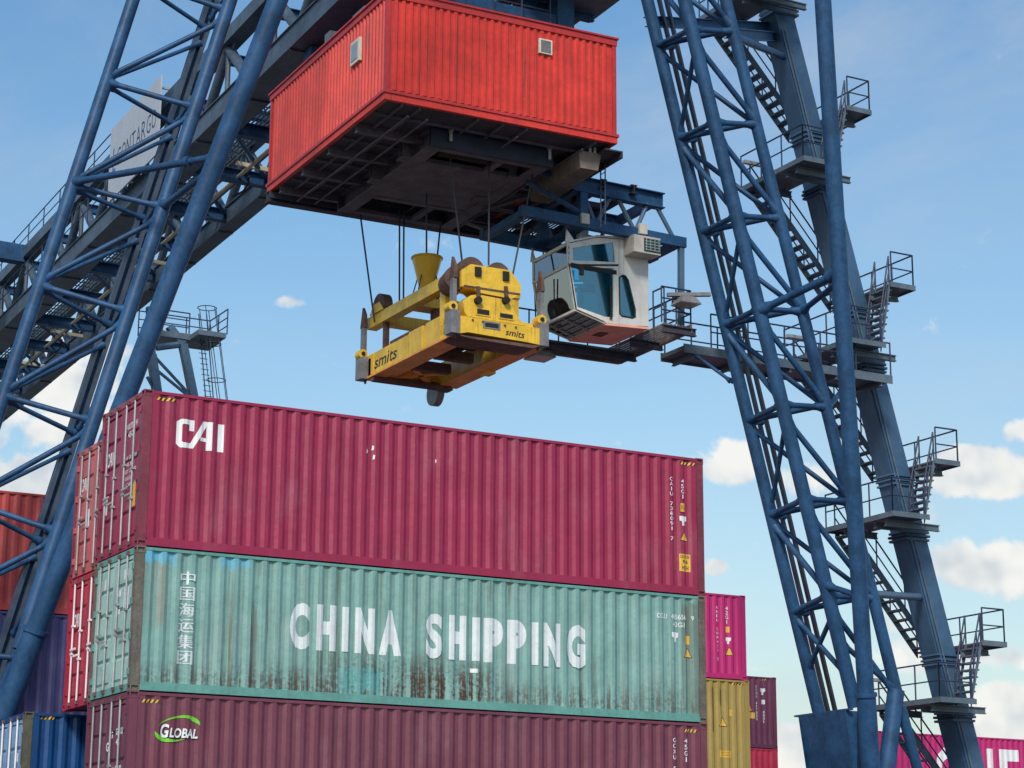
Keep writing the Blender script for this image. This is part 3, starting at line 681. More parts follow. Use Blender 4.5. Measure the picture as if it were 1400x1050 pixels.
# cross beam of the far portal, reaching out to the left
fb = gp(XL, 50.2, 28.95)
part('portal_cross_beam', MB().beam(fb+Vector((.1, 0, .1)), fb+Vector((-7, .2, .3)), .6, .75), BLUE)
part('portal_cross_beam', MB().beam(gp(XL, 56.5, ZB+.3), gp(XL-6.5, 56.7, ZB+.3), .5, .6), BLUE)
for k in range(3): part('portal_tie', MB().tube(gp(XL-1.2-2*k, 50.6, 28.7), gp(XL-.2-2*k, 56.3, ZB+.5), .16, n=8), GIRD)
for k in range(5): part('portal_tie', MB().tube(gp(XL-.6-1.3*k, 56.5, ZB+.5), gp(XL-1.2-1.3*k, 51, 28.7), .09, n=8), BLUE)

# far portal leg with its ladder platform
yf = 50.0
A = lambda px, py: at(px, py, y=yf)
part('far_leg', MB().beam(A(231, 446), A(250, 471), .30, .30, up=(0, 1, 0)), BLUEG); part('far_leg', MB().beam(A(250, 471), A(268, 560), .34, .34, up=(0, 1, 0)), BLUEG)
v = A(268, 560)-A(250, 471); part('far_leg', MB().beam(A(268, 560), A(268, 560)+v*(A(268, 560).z/-v.z), .34, .34, up=(0, 1, 0)), BLUEG)
part('far_leg', MB().beam(A(207, 485), A(218, 560), .36, .36, up=(0, 1, 0)), BLUEG); v = A(218, 560)-A(207, 485); part('far_leg', MB().beam(A(218, 560), A(218, 560)+v*(A(218, 560).z/-v.z), .36, .36, up=(0, 1, 0)), BLUEG)
for p, q in (((210, 486), (258, 538)), ((213, 505), (262, 545)), ((201, 515), (212, 535)), ((214, 475), (244, 471))): part('far_brace', MB().tube(A(*p), A(*q), .075 if p[1] != 475 else .16, n=8), BLUEG)
part('far_leg', MB().beam(at(205, 420, y=yf), at(207, 485, y=yf), .3, .3, up=(0, 1, 0)), BLUEG)
pz = A(298, 465).z
part('far_platform', MB().box(A(205, 452).x, A(298, 465).x, yf-.2, yf+1.2, pz-.22, pz+.04), STEEL)
part('far_platform', MB().box(A(258, 465).x, A(296, 465).x, yf-1.2, yf-.2, pz-.20, pz+.02), STEEL)
pl = MB().rail([(A(200, 452).x, yf+1.1, pz), (A(298, 465).x, yf+1.1, pz), (A(298, 465).x, yf-1.1, pz)], h=1.15, step=1.1, mid=(.34, .67), r=.03)
pl.rail([(A(200, 452).x, yf-.1, pz), (A(257, 465).x, yf-.1, pz)], h=1.0, step=1.3, mid=(.34, .67), r=.03)
part('far_platform_rail', pl, HAND)
ld = MB(); la, lb_ = A(270, 472), A(281, 560); lv = (lb_-la); 
for o in (-.18, .18): ld.tube(la+Vector((o, -.5, 1.3)), lb_+Vector((o, -.5, 0))+lv*.2, .028, n=6)
for k in range(16): p = la+lv*(k/12); ld.tube(p+Vector((-.18, -.5, 0)), p+Vector((.18, -.5, 0)), .018, n=5)
part('far_ladder', ld, HAND)
cg = MB()
for k in range(-1, 3):
    p = la+lv*(k*.56+.06)+Vector((.35, -.75, .1)); ring = [p+Vector((.42*math.cos(j*math.pi/6), .42*math.sin(j*math.pi/6), 0)) for j in range(13)]; cg.path(ring, .022, n=5)
for j in (0, 2, 4, 8, 10): cg.tube(la+lv*-.5+Vector((.35+.42*math.cos(j*math.pi/6), -.75+.42*math.sin(j*math.pi/6), .1)), la+lv*1.3+Vector((.35+.42*math.cos(j*math.pi/6), -.75+.42*math.sin(j*math.pi/6), .1)), .02, n=5)
part('ladder_cage', cg, HAND)

# ------------------------------------------------------------------ access column with zigzag stairs
CY = 14.7
ca, cb = at(1073, 22, y=CY), at(1321, 1000, y=CY); cdir = (cb-ca)
cx = lambda z: ca.x+cdir.x*((z-ca.z)/cdir.z)
def colseg(z0, z1, w0=.36, w1=.36):
    return MB().hexa([(cx(z0)-w0, CY, z0), (cx(z0)+w0, CY, z0), (cx(z0)+w0, CY+.75, z0), (cx(z0)-w0, CY+.75, z0)], [(cx(z1)-w1, CY, z1), (cx(z1)+w1, CY, z1), (cx(z1)+w1, CY+.75, z1), (cx(z1)-w1, CY+.75, z1)])
BLC = paint('column_blue', (.05, .115, .21), .42, var=.15, streak=.3, rust=.12, scale=.7)
inner = [at(1112, 222, y=13.6).z, at(1145, 464, y=13.6).z, at(1240, 705, y=13.6).z, at(1298, 957, y=13.6).z]
outer = [at(1190, 153, y=13.6), at(1250, 393, y=13.6), at(1311, 633, y=13.6), at(1375, 880, y=13.6)]
inner.insert(0, inner[0]+5.5); outer.insert(0, outer[0]+Vector((-1.47, 0, 5.5)))
inner.append(inner[-1]-5.4); outer.append(outer[-1]+Vector((1.5, 0, -5.4)))
zs = [ca.z+.4]+[z-.35 for z in inner[1:5]]+[0.0]
for k in range(len(zs)-1):
    part('stair_column', colseg(zs[k+1]+.02, zs[k], .37, .37), BLC)
    z = zs[k+1]
    if k < len(zs)-2:
        for dz, e in ((.10, .07), (-.02, .09), (-.14, .07)): part('column_flange', MB().box(cx(z)-.37-e, cx(z)+.37+e, CY-e, CY+.75+e, z+dz, z+dz+.07), BLC)
        z2 = z+1.55
        for dz in (0, .14, .28): part('column_flange', MB().box(cx(z2+dz)-.42, cx(z2+dz)+.42, CY-.06, CY+.81, z2+dz, z2+dz+.06), BLC)
for dz in (0, -.14, -.28): part('column_flange', MB().box(cx(ca.z)-.42, cx(ca.z)+.5, CY-.08, CY+.83, ca.z+.35+dz, ca.z+.42+dz), BLC)
def flight(p, q, wd, n, name='staircase'):
    """p upper, q lower walking line ends (run along x), treads reach wd along y"""
    p, q = Vector(p), Vector(q)
    st = part(name, MB().beam(p, q, .05, .26, up=(0, 1, 0)) if False else MB().hexa(*[[e+Vector((0, dy, dz)) for dy, dz in ((0, -.14), (.05, -.14), (.05, .14), (0, .14))] for e in (p, q)]), STEEL)
    part('stringer', MB().hexa(*[[e+Vector((0, wd-.05+dy, dz)) for dy, dz in ((0, -.14), (.05, -.14), (.05, .14), (0, .14))] for e in (p, q)]), STEEL, st)
    for k in range(n):
        c = p.lerp(q, (k+.5)/n); part('tread', MB().box(c.x-.14, c.x+.14, c.y+.052, c.y+wd-.052, c.z-.02, c.z+.025), STEEL, st)
    for dy in (.02, wd-.02):
        o = Vector((0, dy, 0)); mb = MB(); Z = Vector((0, 0, 1))
        a, b = p+o, q+o; mb.path([a+Z*.1, a+Z*.95, b+Z*.95, b+Z*.1], .026); mb.path([a+Z*.5, b+Z*.5], .022)
        for f in (.33, .67): c = a.lerp(b, f); mb.tube(c, c+Z*.95, .024, n=6)
        part('stair_rail', mb, HAND, st)
    return st
for k in range(6):
    zi = inner[k]; xo = outer[k]
    ix0 = cx(zi)-1.85; ix1 = cx(zi)-.50; 
    # inner landing (left of the column) and outer landing (right of it)
    lp = part('landing', MB().box(ix0, ix1, 13.35, 16.75, zi-.045, zi), STEEL)
    part('landing_edge', MB().box(ix0-.03, ix0, 13.32, 16.78, zi-.11, zi+.05).box(ix0, ix1, 13.32, 13.349, zi-.11, zi+.05).box(ix0, ix1, 16.751, 16.78, zi-.11, zi+.05), STEEL, lp)
    for yy in (13.9, 14.4, 15.9): part('landing_beam', MB().ibeam((ix0+.1, yy, zi-.22), (cx(zi)+.3 if yy < 14.5 else ix1, yy, zi-.22), .12, .2), STEEL, lp)
    part('landing_rail', MB().rail([(ix0, 16.7, zi), (ix0, 13.4, zi), (ix1-.1, 13.4, zi)], h=1.08, step=1.1), HAND, lp)
    zo2 = xo.z; ox1 = xo.x; ox0 = ox1-.95
    op = part('landing', MB().box(ox0, ox1, 13.6, 16.75, zo2-.045, zo2), STEEL)
    part('landing_edge', MB().box(ox1, ox1+.03, 13.57, 16.78, zo2-.11, zo2+.05).box(ox0, ox1, 13.57, 13.599, zo2-.11, zo2+.05), STEEL, op)
    part('landing_beam', MB().ibeam((cx(zo2)+.3, 14.3, zo2-.3), (ox1-.1, 14.3, zo2-.2), .12, .22), STEEL, op)
    part('landing_rail', MB().rail([(ox0+.1, 13.65, zo2), (ox1, 13.65, zo2), (ox1, 16.7, zo2)], h=1.05, step=1.0), HAND, op)
    n = max(4, round((zo2-zi)/.24)); flight((ox0, 13.62, zo2-.08), (ix1+.05, 13.62, zi-.02), .72, n)
    part('tube_lamp', MB().box(ix0-.05, ix0+.75, 16.4, 16.55, zi+.78, zi+.88), GALV, lp); part('rail_gate', MB().path([Vector((ix0+.3, 13.4, zi+.15)), Vector((ix0+.3, 13.4, zi+.95)), Vector((ix0+.8, 13.4, zi+.95)), Vector((ix0+.8, 13.4, zi+.15))], .024), HAND, lp)
    if k < 5:
        n = round((zi-outer[k+1].z)/.27); flight((ix0+.35, 15.95, zi-.1), (outer[k+1].x-.9, 15.95, outer[k+1].z-.05), .78, n)
part('conduit', MB().tube((cx(29)-.30, CY-.05, 29), (cx(1)-.30, CY-.05, 1), .035, n=6), BLC); part('conduit', MB().tube((cx(29)-.18, CY-.05, 29), (cx(1)-.18, CY-.05, 1), .025, n=6), STEEL)
# ties from the leg to the column
P3b = lambda y: pt_on(*Q3, y, 0)
part('column_tie', MB().tube(P3b(812), Vector((cx(11.3)-.3, CY+.2, 11.3)), .11, n=10), BLUEG)
part('column_tie', MB().tube(P3b(50), Vector((cx(28.2)-.3, CY+.2, 28.2)), .12, n=10), BLUE)
part('column_tie', MB().ibeam(P3b(40)+Vector((0, .3, 0)), Vector((cx(28.9)-.3, CY+.4, 28.9)), .2, .3), BLUE)
part('column_tie', MB().ibeam(P1(40)+Vector((0, .4, .4)), Vector((cx(28.9)-.3, CY+.6, 29.3)), .2, .3), BLUE)
# boarding walkway level with the cab
zw = at(940, 474, y=13.6).z; wx0, wx1 = at(933, 474, y=13.6).x, cx(zw)-.4
wkp = part('boarding_walkway', MB().box(wx0, wx1, 13.55, 14.75, zw-.12, zw), STEEL)
part('walkway_edge', MB().box(wx0, wx1, 13.52, 13.549, zw-.2, zw+.06).box(wx0, wx1, 14.751, 14.78, zw-.2, zw+.06), STEEL, wkp)
for k in range(5): xx = wx0+.4+k*(wx1-wx0-.8)/4; part('walkway_beam', MB().ibeam((xx, 13.56, zw-.22), (xx, 14.74, zw-.22), .1, .18), STEEL, wkp)
part('walkway_rail', MB().rail([(wx0+.1, 14.7, zw), (wx1, 14.7, zw)], h=1.1, step=.95), HAND, wkp); part('walkway_rail', MB().rail([(wx0+1.0, 13.6, zw), (wx1, 13.6, zw)], h=1.1, step=1.25), HAND, wkp)
br_(Vector((wx0+.4, 13.6, zw-.2)), P1(520)+Vector((0, .3, 0)), .05); br_(Vector((wx1-1.5, 13.6, zw-.2)), P3b(560), .08)

# ------------------------------------------------------------------ sign on the girder
sx = lambda y: gp(XL-.35, y, 0).x
sg = thing('sign_board', 'grey sign board lettered CONTARGO on the left side of the girder', 'sign', (sx(32.7), 32.7, 26.9))
def SP(name, mb, mat, parent=None): return mesh_obj(name, mb, mat, parent or sg, org=sg.location)
ya, yb = 29.7, 35.7
SP('panel', MB().hexa([(sx(ya), ya, 26.9), (sx(ya)+.06, ya, 26.9), (sx(yb)+.06, yb, 26.9), (sx(yb), yb, 26.9)], [(sx(ya), ya, 29.75), (sx(ya)+.06, ya, 29.75), (sx(yb)+.06, yb, 29.75), (sx(yb), yb, 29.75)]), paint('sign_grey', (.42, .45, .50), .5, var=.05, streak=.12))
for yy in (30.2, 31.9, 33.6, 35.2):
    for zz in (27.1, 29.5): SP('bracket', MB().box(sx(yy)+.062, gp(XL, yy, 0).x+.3, yy-.04, yy+.04, zz-.04, zz+.04), GALV)
SIGNT = flat('sign_lettering', (.02, .03, .10), .5); SIGNO = flat('sign_mark', (.06, .07, .30), .5)
px0 = 35.0
for i, ch in enumerate('CONTARGO'):
    a = .62+i*.60
    Flat().text(ch, a, a+.48, 1.10, 1.78, -.004).build('letter', SIGNT, sg, lambda p, q: Vector((sx(yb-.35-p)-.004-sg.location.x, yb-.35-p-sg.location.y, q)))
Flat().rect(.12, .24, .80, 1.95).rect(.28, .50, 1.0, 1.12).build('logo_mark', SIGNO, sg, lambda p, q: Vector((sx(yb-.35-p)-.004-sg.location.x, yb-.35-p-sg.location.y, q)))

# ------------------------------------------------------------------ trolley with red machinery house
TW, TD, TH = 6.9, 8.35, 2.75
TR = thing('crane_trolley', 'crane trolley with red corrugated machinery house and dark steel underframe', 'trolley', (9.47, 10.36, 22.35), rz=R(-1.07))
RED = paint('house_red', srgb(206, 54, 42), .5, var=.16, streak=.85, streak_c=(.16, .025, .02), rust=.15, scale=.9, bump=.08)
REDT = paint('house_red_trim', srgb(180, 48, 46), .45, var=.16, streak=.4, streak_c=(.10, .03, .03), scale=.8)
c_, s_ = math.cos(R(1.07)), math.sin(R(1.07))
def loc(p):                        # world point -> trolley coordinates
    d = Vector(p)-TR.location; return Vector((d.x*c_-d.y*s_, d.x*s_+d.y*c_, d.z))
def TP(name, mb, mat=None, parent=None): return mesh_obj(name, mb, mat or DARK, parent or TR, org=Vector((0, 0, 0)))
def ribwall(n_along, length, fn, z0, z1, per=.216, dep=.045):
    mb = MB(); k = int(length/per); pad = (length-k*per)/2; pts = [(0, 0)]
    for j in range(k): a = pad+j*per; pts += [(a, 0), (a+per*.16, dep), (a+per*.5, dep), (a+per*.66, 0)]
    pts.append((length, 0))
    for (a, da), (b, db) in zip(pts, pts[1:]):
        if b-a > 1e-6: mb.quad(fn(a, da, z0), fn(b, db, z0), fn(b, db, z1), fn(a, da, z1))
    return mb
TP('house_wall', ribwall(0, TW-.24, lambda a, d, z: Vector((.12+a, .045-d, z)), .02, TH-.18), RED)
TP('house_wall', ribwall(0, TD-.24, lambda a, d, z: Vector((.045-d, .12+a, z)), .02, TH-.18), RED)
TP('house_wall', ribwall(0, TD-.24, lambda a, d, z: Vector((TW-.045+d, .12+a, z)), .02, TH-.18), RED)
TP('house_wall', ribwall(0, TW-.24, lambda a, d, z: Vector((.12+a, TD-.045+d, z)), .02, TH-.18), RED)
for x in (0, TW-.12):
    for y in (0, TD-.12): TP('house_corner_post', MB().box(x, x+.12, y, y+.12, -.02, TH-.181), REDT)
TP('house_roof', MB().box(-.02, TW+.02, -.02, TD+.02, TH-.18, TH-.002), REDT)
TP('roof_edge', MB().box(-.06, TW+.06, -.06, TD+.06, TH, TH+.05), REDT)
def skirt(z0, z1, e):
    return MB().box(-e, TW+e, -e, .10, z0, z1).box(-e, TW+e, TD-.10, TD+e, z0, z1).box(-e, .10, .101, TD-.101, z0, z1).box(TW-.10, TW+e, .101, TD-.101, z0, z1)
TP('house_skirt', skirt(-.10, -.021, .05), REDT); TP('house_skirt', skirt(-.28, -.102, .015), RED)
# window and vent
wv = loc(at(486, 71, x=9.47)); fr = TP('window', MB().box(-.06, .02, wv.y-.30, wv.y+.30, wv.z-.33, wv.z+.33), paint('window_frame_cream', (.62, .57, .48), .5))
TP('pane', MB().box(-.075, -.061, wv.y-.21, wv.y+.21, wv.z-.24, wv.z+.24), flat('window_pane', (.25, .32, .36), .08), fr)
vv = loc(at(743, 66, y=10.36)); fr = TP('vent', MB().box(vv.x-.20, vv.x+.20, -.05, .02, vv.z-.21, vv.z+.21), paint('vent_frame_cream', (.66, .62, .55), .5))
for k in range(7): z = vv.z-.15+k*.05; TP('louvre', MB().box(vv.x-.15, vv.x+.15, -.068, -.051, z-.016, z+.012), GREY, fr)
# underframe
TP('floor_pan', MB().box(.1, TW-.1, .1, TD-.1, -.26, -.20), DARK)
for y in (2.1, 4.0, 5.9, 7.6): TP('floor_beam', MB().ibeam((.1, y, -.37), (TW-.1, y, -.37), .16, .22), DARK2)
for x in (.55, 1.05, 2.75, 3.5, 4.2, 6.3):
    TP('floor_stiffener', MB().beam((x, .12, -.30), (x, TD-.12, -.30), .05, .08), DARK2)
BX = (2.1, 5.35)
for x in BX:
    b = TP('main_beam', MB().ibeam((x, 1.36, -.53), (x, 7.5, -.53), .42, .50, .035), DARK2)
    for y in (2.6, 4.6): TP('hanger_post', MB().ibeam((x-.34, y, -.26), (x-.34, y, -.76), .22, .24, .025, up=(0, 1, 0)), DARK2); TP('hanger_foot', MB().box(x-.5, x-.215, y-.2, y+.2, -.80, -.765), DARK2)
TP('end_beam', MB().box(BX[0]-.2, BX[1]+.25, 1.22, 1.34, -.80, -.27), paint('end_beam_shade_navy', (.008, .014, .04), .5, var=.3, streak=.4)); TP('end_beam', MB().box(BX[0]-.2, BX[1]+.25, 7.51, 7.62, -.78, -.27), DARK)  # front beam's navy is darkened, shade under the house put into its colour
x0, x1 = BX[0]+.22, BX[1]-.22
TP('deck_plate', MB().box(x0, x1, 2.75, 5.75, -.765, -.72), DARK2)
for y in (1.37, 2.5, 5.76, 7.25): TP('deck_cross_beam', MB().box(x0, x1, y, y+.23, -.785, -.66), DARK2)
for y0, y1 in ((1.61, 2.49), (6.0, 7.24)): TP('deck_rib', MB().box(x0+1.75, x0+1.95, y0, y1, -.785, -.68), DARK2)
TP('hoist_drum', MB().tube((x0+.2, 2.1, -.5), (x1-.2, 2.1, -.5), .2, n=16), RUBBER)
for x in (BX[0]+.35, BX[1]+.1):
    TP('rope_anchor', MB().tube((x, 1.15, -.35), (x, 1.15, -.62), .05, n=8).box(x-.05, x+.05, 1.08, 1.21, -.345, -.2), GALV)
for x in (.8, 1.35, 4.0, 6.0): TP('floor_conduit', MB().tube((x, .3, -.50), (x, 8.0, -.50), .03, n=6), DARK2)
for y in (1.0, 3.1, 5.0, 6.8): TP('floor_stiffener', MB().beam((.15, y, -.30), (TW-.15, y, -.30), .05, .07), DARK2)
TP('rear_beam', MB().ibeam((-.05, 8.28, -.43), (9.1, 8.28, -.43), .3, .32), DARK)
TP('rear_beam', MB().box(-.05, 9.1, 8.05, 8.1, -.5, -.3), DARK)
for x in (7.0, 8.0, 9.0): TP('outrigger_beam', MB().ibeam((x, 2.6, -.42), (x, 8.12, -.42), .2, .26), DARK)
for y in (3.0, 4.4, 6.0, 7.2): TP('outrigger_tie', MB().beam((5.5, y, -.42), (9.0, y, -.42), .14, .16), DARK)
tag(TP('outrigger_grating', (lambda mb: [mb.box(7.1+k*.11, 7.13+k*.11, 4.5, 8.0, -.33, -.29) for k in range(17)] and mb)(MB()), DARK), kind='stuff')
TP('outrigger_brace', MB().tube((5.4, 5.2, -.9), (7.0, 4.0, -.35), .07, n=8), DARK2); TP('outrigger_brace', MB().tube((5.4, 6.2, -.95), (7.4, 8.1, -.45), .07, n=8), DARK2)
TP('outrigger_brace', MB().tube((5.3, 2.2, -.95), (7.2, 2.7, -1.35), .07, n=8), BLUE); TP('outrigger_brace', MB().tube((5.3, 2.0, -.7), (7.1, 2.6, -.45), .07, n=8), BLUE)
TP('cable_duct', MB().hexa([(6.05, .5, -.95), (6.6, .5, -.95), (6.75, 3.6, -.95), (6.15, 3.6, -.95)], [(6.0, .5, -.45), (6.7, .5, -.45), (6.8, 3.6, -.45), (6.1, 3.6, -.45)]), paint('duct_brown', (.16, .135, .11), .7, var=.3, streak=.4))
TP('duct_strap', MB().box(6.35, 6.42, .55, .62, -.45, -.15).box(6.5, 6.57, .55, .62, -.45, -.15), GALV)
TP('corner_grating', MB().box(6.6, 7.15, .1, 2.0, -.46, -.42).box(7.1, 7.15, .1, 2.0, -.62, -.461), DARK)
TP('side_ladder', (lambda mb: [mb.tube((7.05, y, -.4), (7.05, y, -2.3), .022, n=6) for y in (.9, 1.15)] and [mb.tube((7.05, .9, -.5-k*.28), (7.05, 1.15, -.5-k*.28), .014, n=5) for k in range(7)] and mb)(MB()), HAND)
# hangers and rail beams from the house up to the girder
for x in (1.0, 5.6):
    for y in (.8, 7.4): TP('bogie_post', MB().box(x-.26, x+.26, y-.3, y+.3, TH+.05, 4.02), BLUE); TP('wheel', MB().tube((x-.09, y, 4.02), (x+.09, y, 4.02), .3, n=16), RUSTY)
for y in (.75, 7.45): TP('bogie_cross_beam', MB().beam((1.26, y, TH+.35), (5.34, y, TH+.35), .4, .55), BLUE)
for x in (1.0, 5.6): TP('bogie_side_beam', MB().beam((x, 1.1, TH+.4), (x, 7.1, TH+.4), .3, .5), BLUE)
for (a, b) in (((2.8, 1.2, TH+.1), (4.4, 1.2, TH+1.5)), ((4.4, 1.2, TH+.1), (2.8, 1.2, TH+1.5)), ((4.5, 1.3, TH+.1), (5.2, 1.3, TH+1.4)), ((5.2, 1.3, TH+.1), (4.5, 1.3, TH+1.4))): TP('bogie_brace', MB().tube(a, b, .06, n=8), BLUE)
TP('roof_rail', MB().rail([(1.5, .3, TH+.05), (5.0, .3, TH+.05)], step=.9), HAND)
TP('roof_box', MB().box(.3, .9, 2.2, 3.0, TH+.05, TH+.5), STEEL); TP('roof_box', MB().box(.3, .8, 4.6, 5.0, TH+.05, TH+.7), STEEL)

# cab frame
def cf(px, py, y=13.0): return loc(at(px, py, y=y))
Y2 = 15.5
dy = lambda p, k: p+Vector((0, k, 0))
for k in (0, 2.4):
    TP('cab_frame_top_beam', MB().ibeam(dy(cf(783, 251), k), dy(cf(906, 276), k), .28, .46, .03), BLUE)
    TP('cab_frame_lower_beam', MB().beam(dy(cf(711, 288), k), dy(cf(936, 333), k), .22, .30), BLUE)
    TP('cab_frame_post', MB().beam(dy(cf(796, 262), k), dy(cf(796, 302), k), .24, .24), BLUE)
    for p, q in (((797, 263), (813, 304)), ((834, 270), (816, 304)), ((845, 272), (867, 315)), ((885, 279), (869, 315)), ((897, 281), (921, 326))):
        TP('cab_frame_diagonal', MB().tube(dy(cf(*p), k), dy(cf(*q), k), .065, n=8), BLUEG)
    TP('cab_frame_hanger', MB().beam(dy(cf(931, 333), k), dy(cf(931, 449), k), .15, .15), BLUEG)
for p in ((716, 292), (800, 306), (862, 318), (930, 331)): TP('cab_frame_cross_beam', MB().beam(dy(cf(*p), .12), dy(cf(*p), 2.28), .2, .22), BLUE)
TP('cab_frame_cross_beam', MB().beam(dy(cf(790, 310), .8), dy(cf(884, 329), .8), .2, .2), BLUE)
for px, py in ((796, 252), (900, 272)): TP('cab_frame_cross_beam', MB().beam(dy(cf(px, py), .16), dy(cf(px, py), 2.24), .2, .26), BLUE)
for px, py in ((796, 299), (875, 313)): TP('junction_box', MB().box(cf(px, py).x-.13, cf(px, py).x+.13, cf(px, py).y-.2, cf(px, py).y-.116, cf(px, py).z-.2, cf(px, py).z+.1), paint('box_cream', (.55, .53, .46), .5))
for (a, b) in ((cf(783, 240), Vector((6.9, 2.6, -.3))), (dy(cf(783, 240), 2.4), Vector((6.9, 5.0, -.3)))): TP('cab_frame_hanger', MB().beam(a+Vector((.1, 0, -.1)), b+Vector((.6, 0, .1)), .2, .2), BLUE)
TP('beacon', MB().tube(cf(803, 241), cf(803, 234), .16, n=12).tube(cf(803, 234), cf(803, 231), .16, .06, n=12), paint('beacon_amber', (.55, .28, .05), .3))
# platform round the cab
pz = 18.0-22.35
lx = lambda x, y: loc((x, y, 22.35))
def pbox(x0, x1, y0, y1, z0, z1): a = loc((x0, y0, 0)); b = loc((x1, y1, 0)); return MB().box(a.x, b.x, a.y, b.y, z0, z1)
PLK = paint('platform_plank_grey', (.20, .165, .15), .7, var=.3, streak=.3)
for k in range(6): TP('platform_plank', pbox(16.1, 20.15, 15.75+k*.115, 15.82+k*.115, pz-.05, pz), PLK)
for k in range(7): TP('platform_plank', pbox(19.3+k*.12, 19.38+k*.12, 12.5, 15.7, pz-.05, pz), PLK)
TP('platform_edge', pbox(16.0, 20.2, 16.44, 16.5, pz-.22, pz+.05), PLK); TP('platform_edge', pbox(20.16, 20.22, 12.4, 16.43, pz-.22, pz+.05), PLK); TP('platform_edge', pbox(16.0, 16.06, 15.7, 16.43, pz-.22, pz+.05), PLK)
for y in (12.45, 14.2, 15.66): TP('platform_beam', MB().ibeam(lx(16.9 if y > 15 else 19.2, y)+Vector((0, 0, pz-.2)), lx(20.3, y)+Vector((0, 0, pz-.2)), .14, .22), DARK)
TP('platform_rail', MB().rail([lx(19.2, 12.5)+Vector((0, 0, pz)), lx(20.18, 12.5)+Vector((0, 0, pz)), lx(20.18, 16.4)+Vector((0, 0, pz))], h=1.05, step=.62, mid=(.35, .68)), HAND)
TP('platform_rail', MB().rail([lx(16.1, 16.45)+Vector((0, 0, pz)), lx(20.1, 16.45)+Vector((0, 0, pz))], h=1.05, step=.9), HAND)
TP('platform_rail', MB().rail([lx(19.3, 12.52)+Vector((0, 0, pz)), lx(19.3, 13.1)+Vector((0, 0, pz))], h=1.05, step=.5), HAND)
# ladder beside the cab
ld = MB(); a, b = loc(at(734, 342, y=15.9)), loc(at(741, 470, y=15.9))
for o in (-.17, .17): ld.tube(a+Vector((o, 0, .8)), b+Vector((o, 0, 0)), .025, n=6)
for k in range(12): p = a.lerp(b, k/11); ld.tube(p+Vector((-.17, 0, 0)), p+Vector((.17, 0, 0)), .016, n=5)
TP('cab_ladder', ld, HAND)
for k in range(7): p = a.lerp(b, .2+k/9); TP('ladder_hoop', MB().path([p+Vector((-.17, 0, 0)), p+Vector((-.1, -.5, .05)), p+Vector((.25, -.6, .05)), p+Vector((.45, -.3, 0)), p+Vector((.17, 0, 0))], .016, n=5), HAND)

# ------------------------------------------------------------------ operator cab
CYN, CYF = 13.2, 15.25
CB = thing('operator_cab', 'white operator cab with teal windows and salmon floor hung under the trolley', 'cab', tuple(at(840, 441, y=CYN)))
def CP(name, mb, mat, parent=None): return mesh_obj(name, mb, mat, parent or CB, org=CB.location)
F = lambda px, py, y=CYN: at(px, py, y=y)
FRM = paint('cab_frame_white', (.70, .68, .62), .45, streak=.3, rust=.2, scale=2)
TEAL = glass('teal_glass', (.22, .82, .90), .12); CLEAR = glass('clear_glass', (.72, .92, .88), .26)
def ring(outer, inner, ext, name, mat):
    n = len(outer); mb = MB(); e = Vector(ext); O = [Vector(p) for p in outer]; I = [Vector(p) for p in inner]
    for k in range(n):
        j = (k+1) % n
        mb.quad(O[k], O[j], I[j], I[k]); mb.quad(O[k]+e, I[k]+e, I[j]+e, O[j]+e); mb.quad(O[k], O[k]+e, O[j]+e, O[j]); mb.quad(I[k], I[j], I[j]+e, I[k]+e)
    return CP(name, mb, mat)
Z3 = lambda a, b: (725+a/6.176, 310+b/6.176)
upo = [F(*p) for p in ((777, 333), (816, 325), (846, 327), (846, 361), (812, 361), (777, 361))]
upi = [F(*p) for p in ((783, 339), (812, 334.5), (838.5, 331.5), (841, 358.5), (812, 357), (783.5, 356))]
loo = [F(*p) for p in ((777.4, 363.5), (812, 363.8), (845.8, 364), (846, 443), (827, 441.5), (787, 424))]
loi = [F(*p) for p in ((781, 365.5), (812, 366), (838.8, 366.7), (838.8, 434), (827, 433), (789.5, 419.5))]
tdi = [F(*Z3(*p)) for p in ((750, 430), (775, 410), (800, 415), (825, 450), (885, 700), (885, 760), (860, 770), (775, 755), (755, 735))]
tdo = [F(*p) for p in ((846.5, 362), (846.5, 327), (865, 331), (886, 337), (886.5, 390), (887, 446), (866, 445), (846.6, 443.2), (846.6, 400))]
dep = CYF-CYN
for k in (0, dep-.06):
    o = Vector((0, k, 0)); g_ = 0.028
    ring([p+o for p in upo], [p+o for p in upi], (0, .06, 0), 'side_frame', FRM); ring([p+o for p in loo], [p+o for p in loi], (0, .06, 0), 'side_frame', FRM)
    ring([p+o for p in tdo], [p+o for p in tdi], (0, .06, 0), 'side_panel', OFFW)
    for poly in (upi, loi, tdi): CP('window_pane', MB().prism([p+o+Vector((0, g_, 0)) for p in poly], (0, .008, 0)), TEAL)
    wt = CP('window_seal', MB().path([p+o+Vector((0, -.004 if k == 0 else .064, 0)) for p in tdi+[tdi[0]]], .022, n=6), RUBBER)
    CP('window_seal', MB().box(F(780, 362).x, F(843, 362).x, CYN+k-.004 if k == 0 else CYN+k+.055, CYN+k+.004 if k == 0 else CYN+k+.064, F(780, 365).z, F(780, 359).z), RUBBER)
def strip(p, q, name, mat, th=.05, y0=CYN, y1=CYF):
    """wall strip between two profile points, running through the cab's depth"""
    a, b = F(*p), F(*q); d = (b-a).normalized(); n = Vector((-d.z, 0, d.x))*th
    return CP(name, MB().prism([Vector((a.x, y0, a.z)), Vector((b.x, y0, b.z)), Vector((b.x, y0, b.z))+n, Vector((a.x, y0, a.z))+n], (0, y1-y0, 0)), mat)
